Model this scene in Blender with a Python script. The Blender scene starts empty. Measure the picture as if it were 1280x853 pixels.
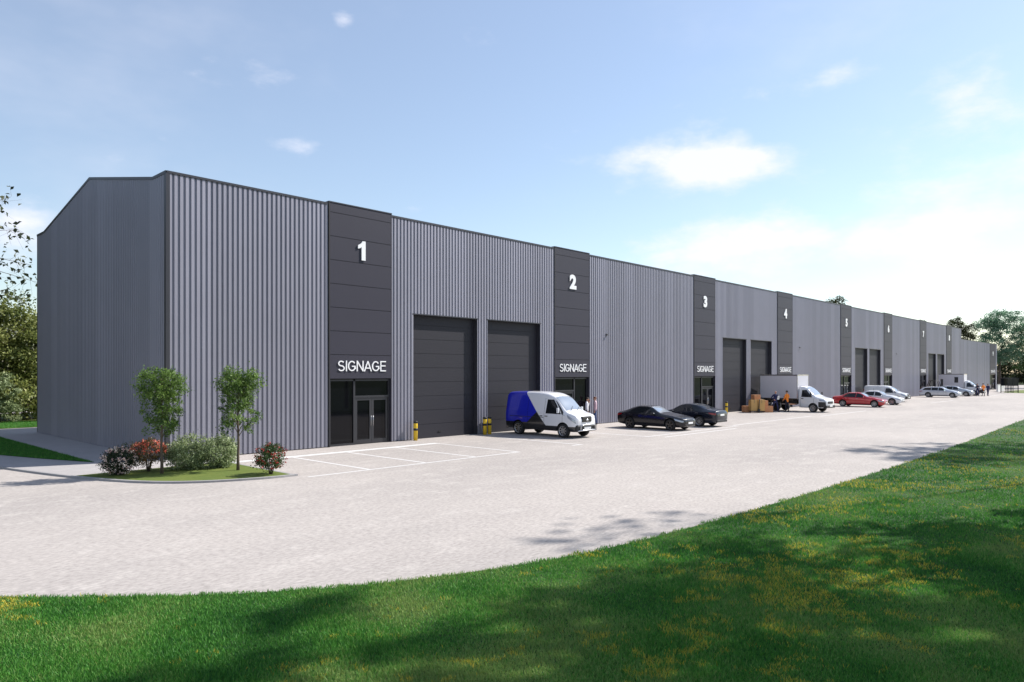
import bpy, bmesh, math, random
import numpy as np
from mathutils import Vector, Matrix
R = math.radians
random.seed(7)
rng = np.random.default_rng(11)
scene = bpy.context.scene
COL = scene.collection
D = bpy.data

# ------------------------------------------------------------------ materials
def nn(nt, typ, **kw):
    n = nt.nodes.new(typ)
    for k, v in kw.items():
        if k.startswith('i_'):
            n.inputs[k[2:].replace('_', ' ')].default_value = v
        else:
            setattr(n, k, v)
    return n

def base_mat(name):
    m = D.materials.new(name); m.use_nodes = True
    nt = m.node_tree
    b = nt.nodes['Principled BSDF']
    return m, nt, b

def pbr(name, col, rough=.5, metal=0., spec=.5, var=.08, scale=6., coat=0., bump=0., bscale=60., alpha=1., rvar=0.):
    """plain paint / metal / plastic with slight uneven tone"""
    m, nt, b = base_mat(name)
    L = nt.links.new
    c = tuple(col) + (1,)
    b.inputs['Roughness'].default_value = rough
    b.inputs['Metallic'].default_value = metal
    b.inputs['Specular IOR Level'].default_value = spec
    b.inputs['Coat Weight'].default_value = coat
    b.inputs['Coat Roughness'].default_value = .04
    tc = nn(nt, 'ShaderNodeTexCoord')
    if var > 0:
        nz = nn(nt, 'ShaderNodeTexNoise', i_Scale=scale, i_Detail=6.)
        L(tc.outputs['Object'], nz.inputs['Vector'])
        mx = nn(nt, 'ShaderNodeMix', data_type='RGBA')
        mx.inputs['A'].default_value = tuple(x*(1-var) for x in col)+(1,)
        mx.inputs['B'].default_value = tuple(min(1, x*(1+var)) for x in col)+(1,)
        L(nz.outputs['Fac'], mx.inputs['Factor'])
        L(mx.outputs['Result'], b.inputs['Base Color'])
        if rvar:
            mr = nn(nt, 'ShaderNodeMapRange')
            mr.inputs['From Min'].default_value = .3; mr.inputs['From Max'].default_value = .7
            mr.inputs['To Min'].default_value = rough-rvar; mr.inputs['To Max'].default_value = rough+rvar
            L(nz.outputs['Fac'], mr.inputs['Value']); L(mr.outputs['Result'], b.inputs['Roughness'])
    else:
        b.inputs['Base Color'].default_value = c
    if bump > 0:
        n2 = nn(nt, 'ShaderNodeTexNoise', i_Scale=bscale, i_Detail=4.)
        L(tc.outputs['Object'], n2.inputs['Vector'])
        bp = nn(nt, 'ShaderNodeBump', i_Strength=bump, i_Distance=.01)
        L(n2.outputs['Fac'], bp.inputs['Height']); L(bp.outputs['Normal'], b.inputs['Normal'])
    return m

def foliage(name, dark, light, third=None, trans=.35, rough=.5):
    """leaf colour picked per leaf by the attribute 'tint' (each leaf its own age and kind)"""
    m, nt, b = base_mat(name)
    L = nt.links.new
    at = nn(nt, 'ShaderNodeAttribute', attribute_name='tint')
    cr = nn(nt, 'ShaderNodeValToRGB')
    e = cr.color_ramp.elements
    e[0].position = 0; e[0].color = tuple(dark)+(1,)
    e[1].position = .8 if third else 1; e[1].color = tuple(light)+(1,)
    if third:
        q = e.new(1.0); q.color = tuple(third)+(1,)
    L(at.outputs['Fac'], cr.inputs['Fac'])
    L(cr.outputs['Color'], b.inputs['Base Color'])
    b.inputs['Roughness'].default_value = rough
    b.inputs['Specular IOR Level'].default_value = .35
    tr = nn(nt, 'ShaderNodeBsdfTranslucent')
    L(cr.outputs['Color'], tr.inputs['Color'])
    mx = nn(nt, 'ShaderNodeMixShader'); mx.inputs[0].default_value = trans
    L(b.outputs[0], mx.inputs[1]); L(tr.outputs[0], mx.inputs[2])
    L(mx.outputs[0], nt.nodes['Material Output'].inputs['Surface'])
    return m

def ground_mat(name, c1, c2, c3, big=.25, mid=2.5, fine=38., rough=.9, stretch=(1,1,1), bump=.3, fa=.5):
    m, nt, b = base_mat(name)
    L = nt.links.new
    tc = nn(nt, 'ShaderNodeTexCoord')
    mp = nn(nt, 'ShaderNodeMapping'); mp.inputs['Scale'].default_value = stretch
    L(tc.outputs['Object'], mp.inputs['Vector'])
    n1 = nn(nt, 'ShaderNodeTexNoise', i_Scale=big, i_Detail=5., i_Roughness=.6)
    n2 = nn(nt, 'ShaderNodeTexNoise', i_Scale=mid, i_Detail=6., i_Roughness=.65)
    n3 = nn(nt, 'ShaderNodeTexNoise', i_Scale=fine, i_Detail=3., i_Roughness=.7)
    for n in (n1, n2, n3): L(mp.outputs[0], n.inputs['Vector'])
    def rng_(n, a, z):
        r = nn(nt, 'ShaderNodeMapRange', interpolation_type='SMOOTHSTEP')
        r.inputs['From Min'].default_value = a; r.inputs['From Max'].default_value = z
        L(n.outputs['Fac'], r.inputs['Value']); return r
    mA = nn(nt, 'ShaderNodeMix', data_type='RGBA')
    mA.inputs['A'].default_value = tuple(c1)+(1,); mA.inputs['B'].default_value = tuple(c2)+(1,)
    L(rng_(n1, .35, .65).outputs[0], mA.inputs['Factor'])
    mB = nn(nt, 'ShaderNodeMix', data_type='RGBA')
    L(mA.outputs['Result'], mB.inputs['A']); mB.inputs['B'].default_value = tuple(c3)+(1,)
    r2 = rng_(n2, .48, .75)
    L(r2.outputs[0], mB.inputs['Factor'])
    mC = nn(nt, 'ShaderNodeMix', data_type='RGBA', blend_type='MULTIPLY')
    mC.inputs['Factor'].default_value = fa
    L(mB.outputs['Result'], mC.inputs['A'])
    g = nn(nt, 'ShaderNodeMapRange'); g.inputs['From Min'].default_value = .25; g.inputs['From Max'].default_value = .75
    g.inputs['To Min'].default_value = .6; g.inputs['To Max'].default_value = 1.3
    L(n3.outputs['Fac'], g.inputs['Value'])
    L(g.outputs[0], mC.inputs['B'])
    L(mC.outputs['Result'], b.inputs['Base Color'])
    b.inputs['Roughness'].default_value = rough
    b.inputs['Specular IOR Level'].default_value = .25
    if bump:
        bp = nn(nt, 'ShaderNodeBump', i_Strength=bump, i_Distance=.006)
        L(n3.outputs['Fac'], bp.inputs['Height']); L(bp.outputs['Normal'], b.inputs['Normal'])
    return m

M = {}
M['clad'] = pbr('silver_cladding', (.290, .287, .340), .66, .85, .5, .05, .8, coat=.15)
M['clad'].node_tree.nodes['Principled BSDF'].inputs['Coat Roughness'].default_value = .22
def sheet_tones(m):
    """each metre-wide sheet comes from its own coil: a few per cent lighter or darker"""
    nt = m.node_tree; b = nt.nodes['Principled BSDF']; L = nt.links.new
    src = b.inputs['Base Color'].links[0].from_socket
    tc = nn(nt, 'ShaderNodeTexCoord'); sp = nn(nt, 'ShaderNodeSeparateXYZ'); L(tc.outputs['Object'], sp.inputs[0])
    ad = nn(nt, 'ShaderNodeMath', operation='ADD'); L(sp.outputs['X'], ad.inputs[0]); L(sp.outputs['Y'], ad.inputs[1])
    dv = nn(nt, 'ShaderNodeMath', operation='DIVIDE'); dv.inputs[1].default_value = 1.078; L(ad.outputs[0], dv.inputs[0])
    fl = nn(nt, 'ShaderNodeMath', operation='FLOOR'); L(dv.outputs[0], fl.inputs[0])
    wn = nn(nt, 'ShaderNodeTexWhiteNoise', noise_dimensions='1D'); L(fl.outputs[0], wn.inputs['W'])
    mr = nn(nt, 'ShaderNodeMapRange'); mr.inputs['To Min'].default_value = .91; mr.inputs['To Max'].default_value = 1.07; L(wn.outputs['Value'], mr.inputs['Value'])
    mx = nn(nt, 'ShaderNodeMix', data_type='RGBA', blend_type='MULTIPLY'); mx.inputs['Factor'].default_value = 1.
    L(src, mx.inputs['A']); L(mr.outputs[0], mx.inputs['B']); L(mx.outputs['Result'], b.inputs['Base Color'])
sheet_tones(M['clad'])
M['panel'] = pbr('charcoal_panel', (.038, .036, .052), .50, .0, .28, .06, .5)
M['joint'] = pbr('panel_joint', (.012, .012, .016), .7, var=0)
M['trim'] = pbr('charcoal_trim', (.045, .045, .055), .4, .2, .5, .05, 1.)
M['rdoor'] = pbr('charcoal_door', (.026, .025, .033), .55, .0, .28, .06, .8)
M['dark'] = pbr('dark_void', (.006, .006, .008), .8, var=0)
M['frame'] = pbr('window_frame', (.038, .038, .045), .4, .3, .5, 0)
M['pane'] = pbr('dark_glass', (.004, .004, .006), .04, 0, .26, 0)
M['white'] = pbr('white_letters', (.85, .85, .86), .4, var=.02)
M['roof'] = pbr('roof_sheet', (.22, .22, .25), .5, .3)
M['yellow'] = pbr('yellow_paint', (.70, .46, .02), .45, var=.08, scale=9)
M['black'] = pbr('black_rubber', (.012, .012, .013), .6, var=.1)
M['linewhite'] = pbr('road_paint', (.62, .61, .60), .75, var=.12, scale=5, bump=.2)
M['kerb'] = ground_mat('kerb_stone', (.30, .29, .30), (.34, .33, .33), (.27, .27, .28), .6, 3, 40)
M['yard'] = ground_mat('pale_asphalt', (.424, .385, .358), (.362, .330, .310), (.466, .428, .398), .13, 1.6, 15., stretch=(.5, 1, 1), bump=.6, fa=.8)
M['pave'] = ground_mat('pavement_concrete', (.40, .375, .37), (.37, .35, .345), (.43, .405, .40), .3, 2, 22, fa=.3)
M['earth'] = ground_mat('field_grass', (.04, .075, .018), (.055, .095, .02), (.07, .09, .025), .05, .6, 8)
M['lawn'] = ground_mat('lawn_soil', (.022, .060, .014), (.030, .075, .016), (.055, .075, .018), .35, 2.2, 30)
M['ilawn'] = ground_mat('short_turf', (.12, .155, .03), (.10, .14, .028), (.15, .17, .04), .8, 4, 60)
M['bark'] = pbr('bark', (.10, .075, .055), .9, var=.35, scale=14, bump=.6, bscale=40)
M['cardboard'] = pbr('tan_cardboard', (.55, .33, .12), .8, var=.08, scale=3)
M['cardboard2'] = pbr('brown_cardboard', (.50, .24, .12), .8, var=.08, scale=3)
M['tape'] = pbr('packing_tape', (.30, .19, .09), .35, var=0)
M['tyre'] = pbr('tyre_rubber', (.014, .014, .015), .75, var=.15)
M['rim'] = pbr('alloy_rim', (.45, .45, .47), .3, .8, var=.05)
M['rimdark'] = pbr('dark_alloy', (.10, .095, .09), .3, .8, var=.05)
M['glass'] = pbr('car_glass', (.008, .010, .012), .03, 0, .6, 0)
M['glassblue'] = pbr('windscreen_glass', (.42, .47, .53), .05, .5, 1., 0, coat=.6)
M['pblack'] = pbr('black_car_paint', (.005, .005, .008), .25, .0, .3, 0, coat=.45)
M['pblue'] = pbr('midnight_car_paint', (.006, .009, .020), .25, .0, .3, 0, coat=.5)
M['pred'] = pbr('red_car_paint', (.45, .012, .018), .25, .1, .5, 0, coat=1.)
M['pwhite'] = pbr('white_car_paint', (.72, .73, .76), .3, 0, .5, .02, coat=.8)
M['psilver'] = pbr('silver_car_paint', (.55, .57, .62), .28, .35, .5, .02, coat=1.)
M['pgrey'] = pbr('pearl_car_paint', (.42, .45, .50), .28, .35, .5, .02, coat=1.)
M['plastic'] = pbr('black_plastic', (.015, .015, .017), .5, var=.1)
M['chrome'] = pbr('bright_metal', (.62, .62, .64), .2, .9, var=0)
M['lens'] = pbr('headlamp_lens', (.35, .38, .45), .08, .2, .8, 0)
M['tail'] = pbr('tail_lamp_lens', (.25, .006, .01), .12, 0, .6, 0)
M['plate'] = pbr('number_plate', (.78, .78, .78), .4, var=0)
M['boxside'] = pbr('truck_box_panel', (.60, .59, .64), .4, 0, .5, .03, 1.5)
M['skin'] = pbr('skin', (.50, .27, .19), .5, var=.08, scale=20)
M['hair'] = pbr('dark_hair', (.025, .015, .010), .7, var=.2, scale=30)
M['hairred'] = pbr('auburn_hair', (.14, .045, .02), .7, var=.2, scale=30)
M['wshirt'] = pbr('white_shirt', (.74, .72, .76), .85, var=.05)
M['pshirt'] = pbr('pink_shirt', (.62, .44, .50), .85, var=.06)
M['jeans'] = pbr('blue_jeans', (.055, .085, .19), .85, var=.2, scale=12)
M['navy'] = pbr('navy_overall', (.018, .022, .085), .85, var=.15)
M['navyd'] = pbr('dark_navy_jacket', (.012, .012, .035), .85, var=.15)
M['orange'] = pbr('hi_vis_orange', (.95, .27, .03), .75, var=.08)
M['trouser'] = pbr('dark_trousers', (.015, .018, .035), .85, var=.15)
M['shoe'] = pbr('dark_shoe', (.012, .011, .012), .6, var=0)
M['paper'] = pbr('paper_sheet', (.75, .75, .75), .7, var=0)
M['orangemetal'] = pbr('orange_machine_paint', (.60, .16, .03), .4, var=.05)
M['mesh'] = pbr('dark_steel_bar', (.03, .03, .036), .5, .4, var=.05)
M['tint'] = pbr('smoked_sheet', (.02, .022, .03), .12, 0, .5, 0)
M['whitewall'] = pbr('white_render', (.70, .69, .68), .85, var=.05)

# grass blades
def grass_mat():
    m, nt, b = base_mat('grass_blades')
    L = nt.links.new
    at = nn(nt, 'ShaderNodeAttribute', attribute_name='tint')
    cr = nn(nt, 'ShaderNodeValToRGB')
    e = cr.color_ramp.elements
    e[0].position = 0; e[0].color = (.016, .100, .024, 1)
    e[1].position = .50; e[1].color = (.10, .31, .04, 1)
    q = e.new(.66); q.color = (.21, .34, .10, 1)
    q = e.new(.82); q.color = (.55, .45, .06, 1)
    q = e.new(1.); q.color = (.78, .62, .07, 1)
    L(at.outputs['Fac'], cr.inputs['Fac'])
    L(cr.outputs['Color'], b.inputs['Base Color'])
    b.inputs['Roughness'].default_value = .55
    b.inputs['Specular IOR Level'].default_value = .3
    tr = nn(nt, 'ShaderNodeBsdfTranslucent'); L(cr.outputs['Color'], tr.inputs['Color'])
    mx = nn(nt, 'ShaderNodeMixShader'); mx.inputs[0].default_value = .3
    L(b.outputs[0], mx.inputs[1]); L(tr.outputs[0], mx.inputs[2])
    L(mx.outputs[0], nt.nodes['Material Output'].inputs['Surface'])
    return m
M['grass'] = grass_mat()
M['leaf_young'] = foliage('young_tree_leaf', (.045, .105, .022), (.17, .27, .055), (.26, .36, .11), .4)
M['leaf_varieg'] = foliage('variegated_leaf', (.11, .155, .065), (.42, .50, .26), (.66, .72, .46), .35)
M['leaf_dark'] = foliage('dark_shrub_leaf', (.008, .020, .008), (.032, .055, .018), None, .15)
M['leaf_mid'] = foliage('shrub_leaf', (.020, .045, .012), (.065, .115, .025), None, .25)
M['leaf_bronze'] = foliage('bronze_shrub_leaf', (.05, .06, .02), (.20, .12, .05), None, .25)
M['petal_pink'] = foliage('pink_petals', (.80, .52, .52), (.95, .82, .70), None, .3)
M['petal_red'] = foliage('red_petals', (.70, .10, .07), (.90, .36, .24), None, .35)
M['petal_crimson'] = foliage('crimson_petals', (.28, .015, .02), (.50, .06, .05), None, .2)
M['leaf_olive'] = foliage('olive_hedge_leaf', (.070, .100, .024), (.28, .31, .09), (.42, .43, .18), .35)
M['leaf_blue'] = foliage('blue_green_leaf', (.065, .15, .085), (.21, .35, .23), (.42, .52, .42), .45)
M['leaf_wood'] = foliage('woodland_leaf', (.018, .028, .008), (.070, .085, .022), None, .25)
M['leaf_green'] = foliage('fresh_green_leaf', (.020, .055, .012), (.07, .15, .03), None, .3)
M['leaf_branch'] = foliage('grey_green_leaf', (.020, .030, .014), (.09, .11, .05), (.25, .24, .16), .2)

# ------------------------------------------------------------------ mesh helpers
class MB:
    def __init__(s): s.v = []; s.f = []; s.m = []; s.sm = []; s.mats = []
    def mi(s, mat):
        if mat not in s.mats: s.mats.append(mat)
        return s.mats.index(mat)
    def add(s, vs, fs, mat, smooth=False):
        o = len(s.v); s.v += [tuple(p) for p in vs]
        k = s.mi(mat)
        for f in fs:
            s.f.append(tuple(i+o for i in f)); s.m.append(k); s.sm.append(smooth)
        return s
    def box(s, a, b, mat, bev=0., rot=None, org=None):
        (x0, y0, z0), (x1, y1, z1) = a, b
        if bev > 0:
            bm = bmesh.new(); bmesh.ops.create_cube(bm, size=1)
            for v in bm.verts:
                v.co = Vector(((x0+x1)/2+v.co.x*(x1-x0), (y0+y1)/2+v.co.y*(y1-y0), (z0+z1)/2+v.co.z*(z1-z0)))
            bmesh.ops.bevel(bm, geom=list(bm.edges), offset=bev, segments=2, affect='EDGES', profile=.5)
            bm.verts.index_update()
            vs = [v.co.copy() for v in bm.verts]; fs = [[v.index for v in f.verts] for f in bm.faces]; bm.free()
        else:
            vs = [Vector(p) for p in ((x0,y0,z0),(x1,y0,z0),(x1,y1,z0),(x0,y1,z0),(x0,y0,z1),(x1,y0,z1),(x1,y1,z1),(x0,y1,z1))]
            fs = [(0,3,2,1),(4,5,6,7),(0,1,5,4),(1,2,6,5),(2,3,7,6),(3,0,4,7)]
        if rot is not None:
            c = Vector(org) if org else Vector(((x0+x1)/2,(y0+y1)/2,(z0+z1)/2))
            vs = [rot @ (p-c) + c for p in vs]
        return s.add(vs, fs, mat)
    def tube(s, pts, rad, mat, n=8, cap=True):
        pts = [Vector(p) for p in pts]
        if not hasattr(rad, '__len__'): rad = [rad]*len(pts)
        vs = []; fs = []
        up = Vector((0, 0, 1))
        for i, p in enumerate(pts):
            t = (pts[min(i+1, len(pts)-1)] - pts[max(i-1, 0)]).normalized()
            a = t.cross(up)
            if a.length < .05: a = t.cross(Vector((1, 0, 0)))
            a.normalize(); b = t.cross(a)
            for k in range(n):
                q = 2*math.pi*k/n
                vs.append(p + (a*math.cos(q)+b*math.sin(q))*rad[i])
        for i in range(len(pts)-1):
            for k in range(n):
                fs.append((i*n+k, i*n+(k+1) % n, (i+1)*n+(k+1) % n, (i+1)*n+k))
        if cap:
            fs.append(tuple(range(n-1, -1, -1))); fs.append(tuple((len(pts)-1)*n+k for k in range(n)))
        return s.add(vs, fs, mat, True)
    def lathe(s, prof, mat, n=24, axis='x', c=(0, 0, 0), smooth=True):
        vs = []; fs = []
        for (r, h) in prof:
            for k in range(n):
                q = 2*math.pi*k/n; u, w = r*math.cos(q), r*math.sin(q)
                p = (h, u, w) if axis == 'x' else ((u, h, w) if axis == 'y' else (u, w, h))
                vs.append((p[0]+c[0], p[1]+c[1], p[2]+c[2]))
        for i in range(len(prof)-1):
            for k in range(n):
                fs.append((i*n+k, i*n+(k+1) % n, (i+1)*n+(k+1) % n, (i+1)*n+k))
        return s.add(vs, fs, mat, smooth)
    def ell(s, c, r, mat, rot=None, nu=12, nv=8):
        vs = []; fs = []
        for i in range(nv+1):
            a = math.pi*i/nv
            for k in range(nu):
                q = 2*math.pi*k/nu
                p = Vector((r[0]*math.sin(a)*math.cos(q), r[1]*math.sin(a)*math.sin(q), r[2]*math.cos(a)))
                if rot is not None: p = rot @ p
                vs.append(p+Vector(c))
        for i in range(nv):
            for k in range(nu):
                fs.append((i*nu+k, i*nu+(k+1) % nu, (i+1)*nu+(k+1) % nu, (i+1)*nu+k))
        return s.add(vs, fs, mat, True)
    def prism(s, poly, z0, z1, mat):
        n = len(poly)
        vs = [(x, y, z0) for x, y in poly]+[(x, y, z1) for x, y in poly]
        fs = [tuple(range(n-1, -1, -1)), tuple(range(n, 2*n))]
        fs += [(i, (i+1) % n, n+(i+1) % n, n+i) for i in range(n)]
        return s.add(vs, fs, mat)
    def build(s, name, parent=None):
        me = D.meshes.new(name); me.from_pydata([tuple(p) for p in s.v], [], s.f)
        for m in s.mats: me.materials.append(m)
        me.polygons.foreach_set('material_index', s.m)
        me.polygons.foreach_set('use_smooth', s.sm)
        me.update()
        bm = bmesh.new(); bm.from_mesh(me); bmesh.ops.recalc_face_normals(bm, faces=bm.faces); bm.to_mesh(me); bm.free()
        return link(name, me, parent)

def link(name, me, parent=None):
    o = D.objects.new(name, me); COL.objects.link(o)
    if parent is not None: o.parent = parent
    return o

def thing(name, label, cat, loc=(0, 0, 0), rz=0., group=None):
    o = D.objects.new(name, None); COL.objects.link(o)
    o.empty_display_size = .3
    o.location = loc; o.rotation_euler = (0, 0, rz)
    return tag(o, label, cat, group)

def tag(o, label=None, cat=None, group=None, kind=None):
    if label: o['label'] = label
    if cat: o['category'] = cat
    if group: o['group'] = group
    if kind: o['kind'] = kind
    return o

def part(name, parent): 
    o = D.objects.new(name, None); COL.objects.link(o); o.parent = parent; return o

def sheet(name, poly, z, mat):
    bm = bmesh.new()
    f = bm.faces.new([bm.verts.new((x, y, z)) for x, y in poly])
    if f.normal.z < 0: f.normal_flip()
    bm.normal_update()
    if f.normal.z < 0: f.normal_flip()
    bmesh.ops.triangulate(bm, faces=[f])
    me = D.meshes.new(name); bm.to_mesh(me); bm.free(); me.materials.append(mat)
    return link(name, me)

def copy_tree(o, parent=None):
    c = o.copy(); COL.objects.link(c)
    if parent is not None: c.parent = parent
    for ch in list(o.children): copy_tree(ch, c)
    return c

def applied(o):
    """bake modifiers of o into plain mesh data"""
    dg = bpy.context.evaluated_depsgraph_get(); dg.update()
    return D.meshes.new_from_object(o.evaluated_get(dg))

_txt = {}
def arc(cx, cy, rx, ry, a0, a1, n=14):
    return [(cx+rx*math.cos(R(a0+(a1-a0)*i/n)), cy+ry*math.sin(R(a0+(a1-a0)*i/n))) for i in range(n+1)]
def stroke_letters(word, cap_h, width, depth):
    """plain sans capitals drawn as flat-cut strokes, centred, facing -Y"""
    T = .104; h = T/2
    G = {'S': (.74, [arc(.36, .725, .255, .208, 28, 270)[:-1]+arc(.37, .285, .27, .222, 90, -158)]),
         'I': (.26, [[(.13, 0), (.13, 1)]]),
         'G': (.86, [arc(.42, .5, .345, .433, 38, 325)+[(.735, .24), (.735, .47)], [(.43, .47), (.735+h, .47)]]),
         'N': (.80, [[(.10, 0), (.10, 1)], [(.70, 0), (.70, 1)], [(.115, .95), (.685, .05)]]),
         'A': (.82, [[(.05, 0), (.41, .97)], [(.77, 0), (.41, .97)], [(.19, .31), (.63, .31)]]),
         'E': (.72, [[(.11, 0), (.11, 1)], [(.11, 1-h), (.66, 1-h)], [(.11, .53), (.62, .53)], [(.11, h), (.67, h)]])}
    tot = sum(G[c][0] for c in word); mb = MB(); x0 = -tot/2; sx = width/tot; k = 0
    for c in word:
        for st in G[c][1]:
            k += 1; n = len(st); l = []; r = []
            for i, p in enumerate(st):
                a = Vector(st[max(i-1, 0)]); b = Vector(st[min(i+1, n-1)]); t = (b-a).normalized(); m = Vector((-t.y, t.x))
                f = 1.
                if 0 < i < n-1:
                    t1 = (Vector(p)-a).normalized(); f = 1/max(.6, t.dot(t1))
                l.append((p[0]+m.x*h*f, p[1]+m.y*h*f)); r.append((p[0]-m.x*h*f, p[1]-m.y*h*f))
            d = depth+.0015*(k % 4)
            q = l+r[::-1]; N = len(q)
            vs = [((x0+x)*sx, -d, z*cap_h) for x, z in q]+[((x0+x)*sx, 0, z*cap_h) for x, z in q]
            fs = [(i, i+1, N-2-i, N-1-i) for i in range(n-1)]+[(N+i, N+N-1-i, N+N-2-i, N+i+1) for i in range(n-1)]
            fs += [(i, (i+1) % N, N+(i+1) % N, N+i) for i in range(N)]
            mb.add(vs, fs, M['white'])
        x0 += G[c][0]
    o = mb.build('lettering'); me = o.data; D.objects.remove(o); return me
def text_mesh(body, cap_h, depth, bold=0., sx=1.):
    key = (body, cap_h, depth, bold, sx)
    if key in _txt: return _txt[key]
    cu = D.curves.new('lettering', 'FONT'); cu.body = body; cu.align_x = 'CENTER'
    cu.size = 1; cu.extrude = 0; cu.offset = bold; cu.resolution_u = 6
    cu.extrude = .5
    o = D.objects.new('lettering', cu); COL.objects.link(o)
    me = applied(o)
    D.objects.remove(o); D.curves.remove(cu)
    n = len(me.vertices); co = np.empty(n*3); me.vertices.foreach_get('co', co); co = co.reshape(-1, 3)
    x, y, z = co[:, 0], co[:, 1], co[:, 2]
    x = x-(x.max()+x.min())/2; k = cap_h/(y.max()-y.min()); y = (y-y.min())*k; x = x*k*sx
    out = np.stack([x, -(z/(z.max()-z.min())+.5)*depth, y], 1)
    me.vertices.foreach_set('co', out.ravel()); me.materials.clear(); me.materials.append(M['white']); me.update()
    _txt[key] = me
    return me

# ------------------------------------------------------------------ setting
YF = 28.5            # front wall plane
XW, XE = 10.77, 144.5
HT = 11.2

o = sheet('ground', [(-900, -900), (2500, -900), (2500, 2500), (-900, 2500)], -.06, M['earth']); tag(o, 'green field around the estate', None, None, 'structure')
edge = [(250, 9.6), (140, 9.3), (90, 8.9), (63.86, 8.55), (50, 8.1), (38.5, 7.72), (27, 7.62), (17.7, 7.72), (13.25, 7.9), (11, 8.12), (9, 8.55), (6.6, 9.5), (5.25, 10.4), (4.1, 11.35), (2.49, 13.0), (.8, 15.2), (-1.5, 18.5), (-5, 23), (-11, 28), (-20, 33), (-45, 42)]
def smooth_line(p, it=2):
    for _ in range(it):
        q = [p[0]]
        for a, b in zip(p, p[1:]):
            q += [(a[0]*.75+b[0]*.25, a[1]*.75+b[1]*.25), (a[0]*.25+b[0]*.75, a[1]*.25+b[1]*.75)]
        q.append(p[-1]); p = q
    return p
edge = smooth_line(edge)
o = sheet('yard', edge+[(-45, 75), (250, 75)], 0., M['yard']); tag(o, 'pale asphalt service yard', None, None, 'structure')
o = sheet('lawn', edge+[(-45, -60), (250, -60)], .012, M['lawn']); tag(o, 'lawn soil under the grass', None, None, 'structure')

# raised pavement left of the building, with kerb
kerbline = smooth_line([(12.2, 21.28), (11.4, 21.3), (10.5, 21.55), (9.6, 21.9), (8.75, 22.5), (8.1, 23.3), (7.6, 24.3), (7.15, 25.5), (6.75, 26.8), (6.3, 28.6), (5.86, 30.6), (5.4, 34), (5.1, 40), (5., 52), (5, 60)])
def offset_line(p, d):
    q = []
    for i, a in enumerate(p):
        b = Vector(p[min(i+1, len(p)-1)])-Vector(p[max(i-1, 0)]); b.normalize()
        q.append((a[0]+b.y*d, a[1]-b.x*d))
    return q
kin = offset_line(kerbline, .11)
mb = MB(); mb.prism(kin+[(5.3, 60), (200, 60), (200, 48), (XW, 48), (XW, 26.3), (12.2, 26.3)][0:0]+[(40, 60), (40, 47.2), (XW+.4, 47.2), (XW+.4, 28.6), (12.05, 28.6), (12.05, 21.3)], -.05, .045, M['pave'])
tag(mb.build('pavement'), 'concrete pavement round the building end', None, None, 'structure')
mb = MB()
n = len(kerbline)
vs = []
for a, b in zip(kerbline, kin): vs += [(a[0], a[1], -.03), (a[0], a[1], .062), (b[0], b[1], .066), (b[0], b[1], .02)]
fs = []
for i in range(n-1):
    for k in range(3): fs.append((i*4+k, i*4+k+1, i*4+5+k, i*4+4+k))
mb.add(vs, fs, M['kerb'])
mb.box((12.08, 21.3, -.03), (12.2, 28.6, .040), M['kerb'])
tag(mb.build('kerb'), 'grey stone kerb along the pavement edge', None, None, 'structure')
# lawn wedge on the pavement + planted island lawn + far verge
wedge = [(8.6, 29.7), (8.6, 46.5), (5.6, 46.5), (5.7, 40), (6.2, 36.8), (6.75, 35), (7.6, 32.3)]
tag(sheet('lawn_wedge', wedge, .055, M['lawn']), 'strip of lawn beside the end wall', None, None, 'structure')
isl = [p for p in offset_line(kerbline, .15) if p[1] < 26.25]+[(7.05, 26.3), (12.04, 26.3), (12.04, 21.4)]
tag(sheet('island_lawn', isl, .055, M['ilawn']), 'short turf of the planted island', None, None, 'structure')
verge = smooth_line([(141, 12), (144.7, 19.4), (146.5, 21.2), (149, 23), (155, 23.8), (176, 24), (177, 14), (176, 10), (141, 10), (141, 12)])
tag(sheet('verge', verge, .02, M['ilawn']), 'grass verge at the far end of the yard', None, None, 'structure')
back = [(5, 51.5), (40, 51.5), (40, 70), (-5, 70), (-5, 56)]
tag(sheet('back_lawn', back, .065, M['ilawn']), 'grass strip in front of the hedge', None, None, 'structure')

# painted bay lines: one structure
mb = MB()
def line(x0, y0, x1, y1, w):
    a = Vector((x1-x0, y1-y0)); a.normalize(); nrm = Vector((-a.y, a.x))*w/2
    mb.add([(x0+nrm.x, y0+nrm.y, .004), (x0-nrm.x, y0-nrm.y, .004), (x1-nrm.x, y1-nrm.y, .004), (x1+nrm.x, y1+nrm.y, .004)], [(0, 1, 2, 3)], M['linewhite'])
line(12.25, 26.3, 22.55, 26.3, .42)
line(12.3, 20.82, 22.5, 20.82, .13)
for x in (14.75, 17.3, 19.9, 22.44): line(x, 20.9, x, 26.08, .13)
for x in (26.75, 32.55): line(x, 20.9, x, 26.2, .13)
line(26.1, 20.82, 26.9, 20.82, .13)
line(32.4, 20.82, 43.2, 20.82, .13)
for x in (35.2, 37.9, 40.5, 43.1): line(x, 20.9, x, 26.1, .13)
line(32.9, 20.0, 41.2, 20.0, .13); line(43.4, 21.3, 57, 21.4, .13)
for k in range(1, 4):
    for x in (14.75, 17.3, 19.9): line(32+x+33.3*k-20, 20.9, 32+x+33.3*k-20, 26.1, .13)
    line(44+33.3*k-20, 20.82, 52+33.3*k-17, 20.82, .13)
tag(mb.build('bay_markings'), 'white painted parking bay lines', None, None, 'structure')

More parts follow.
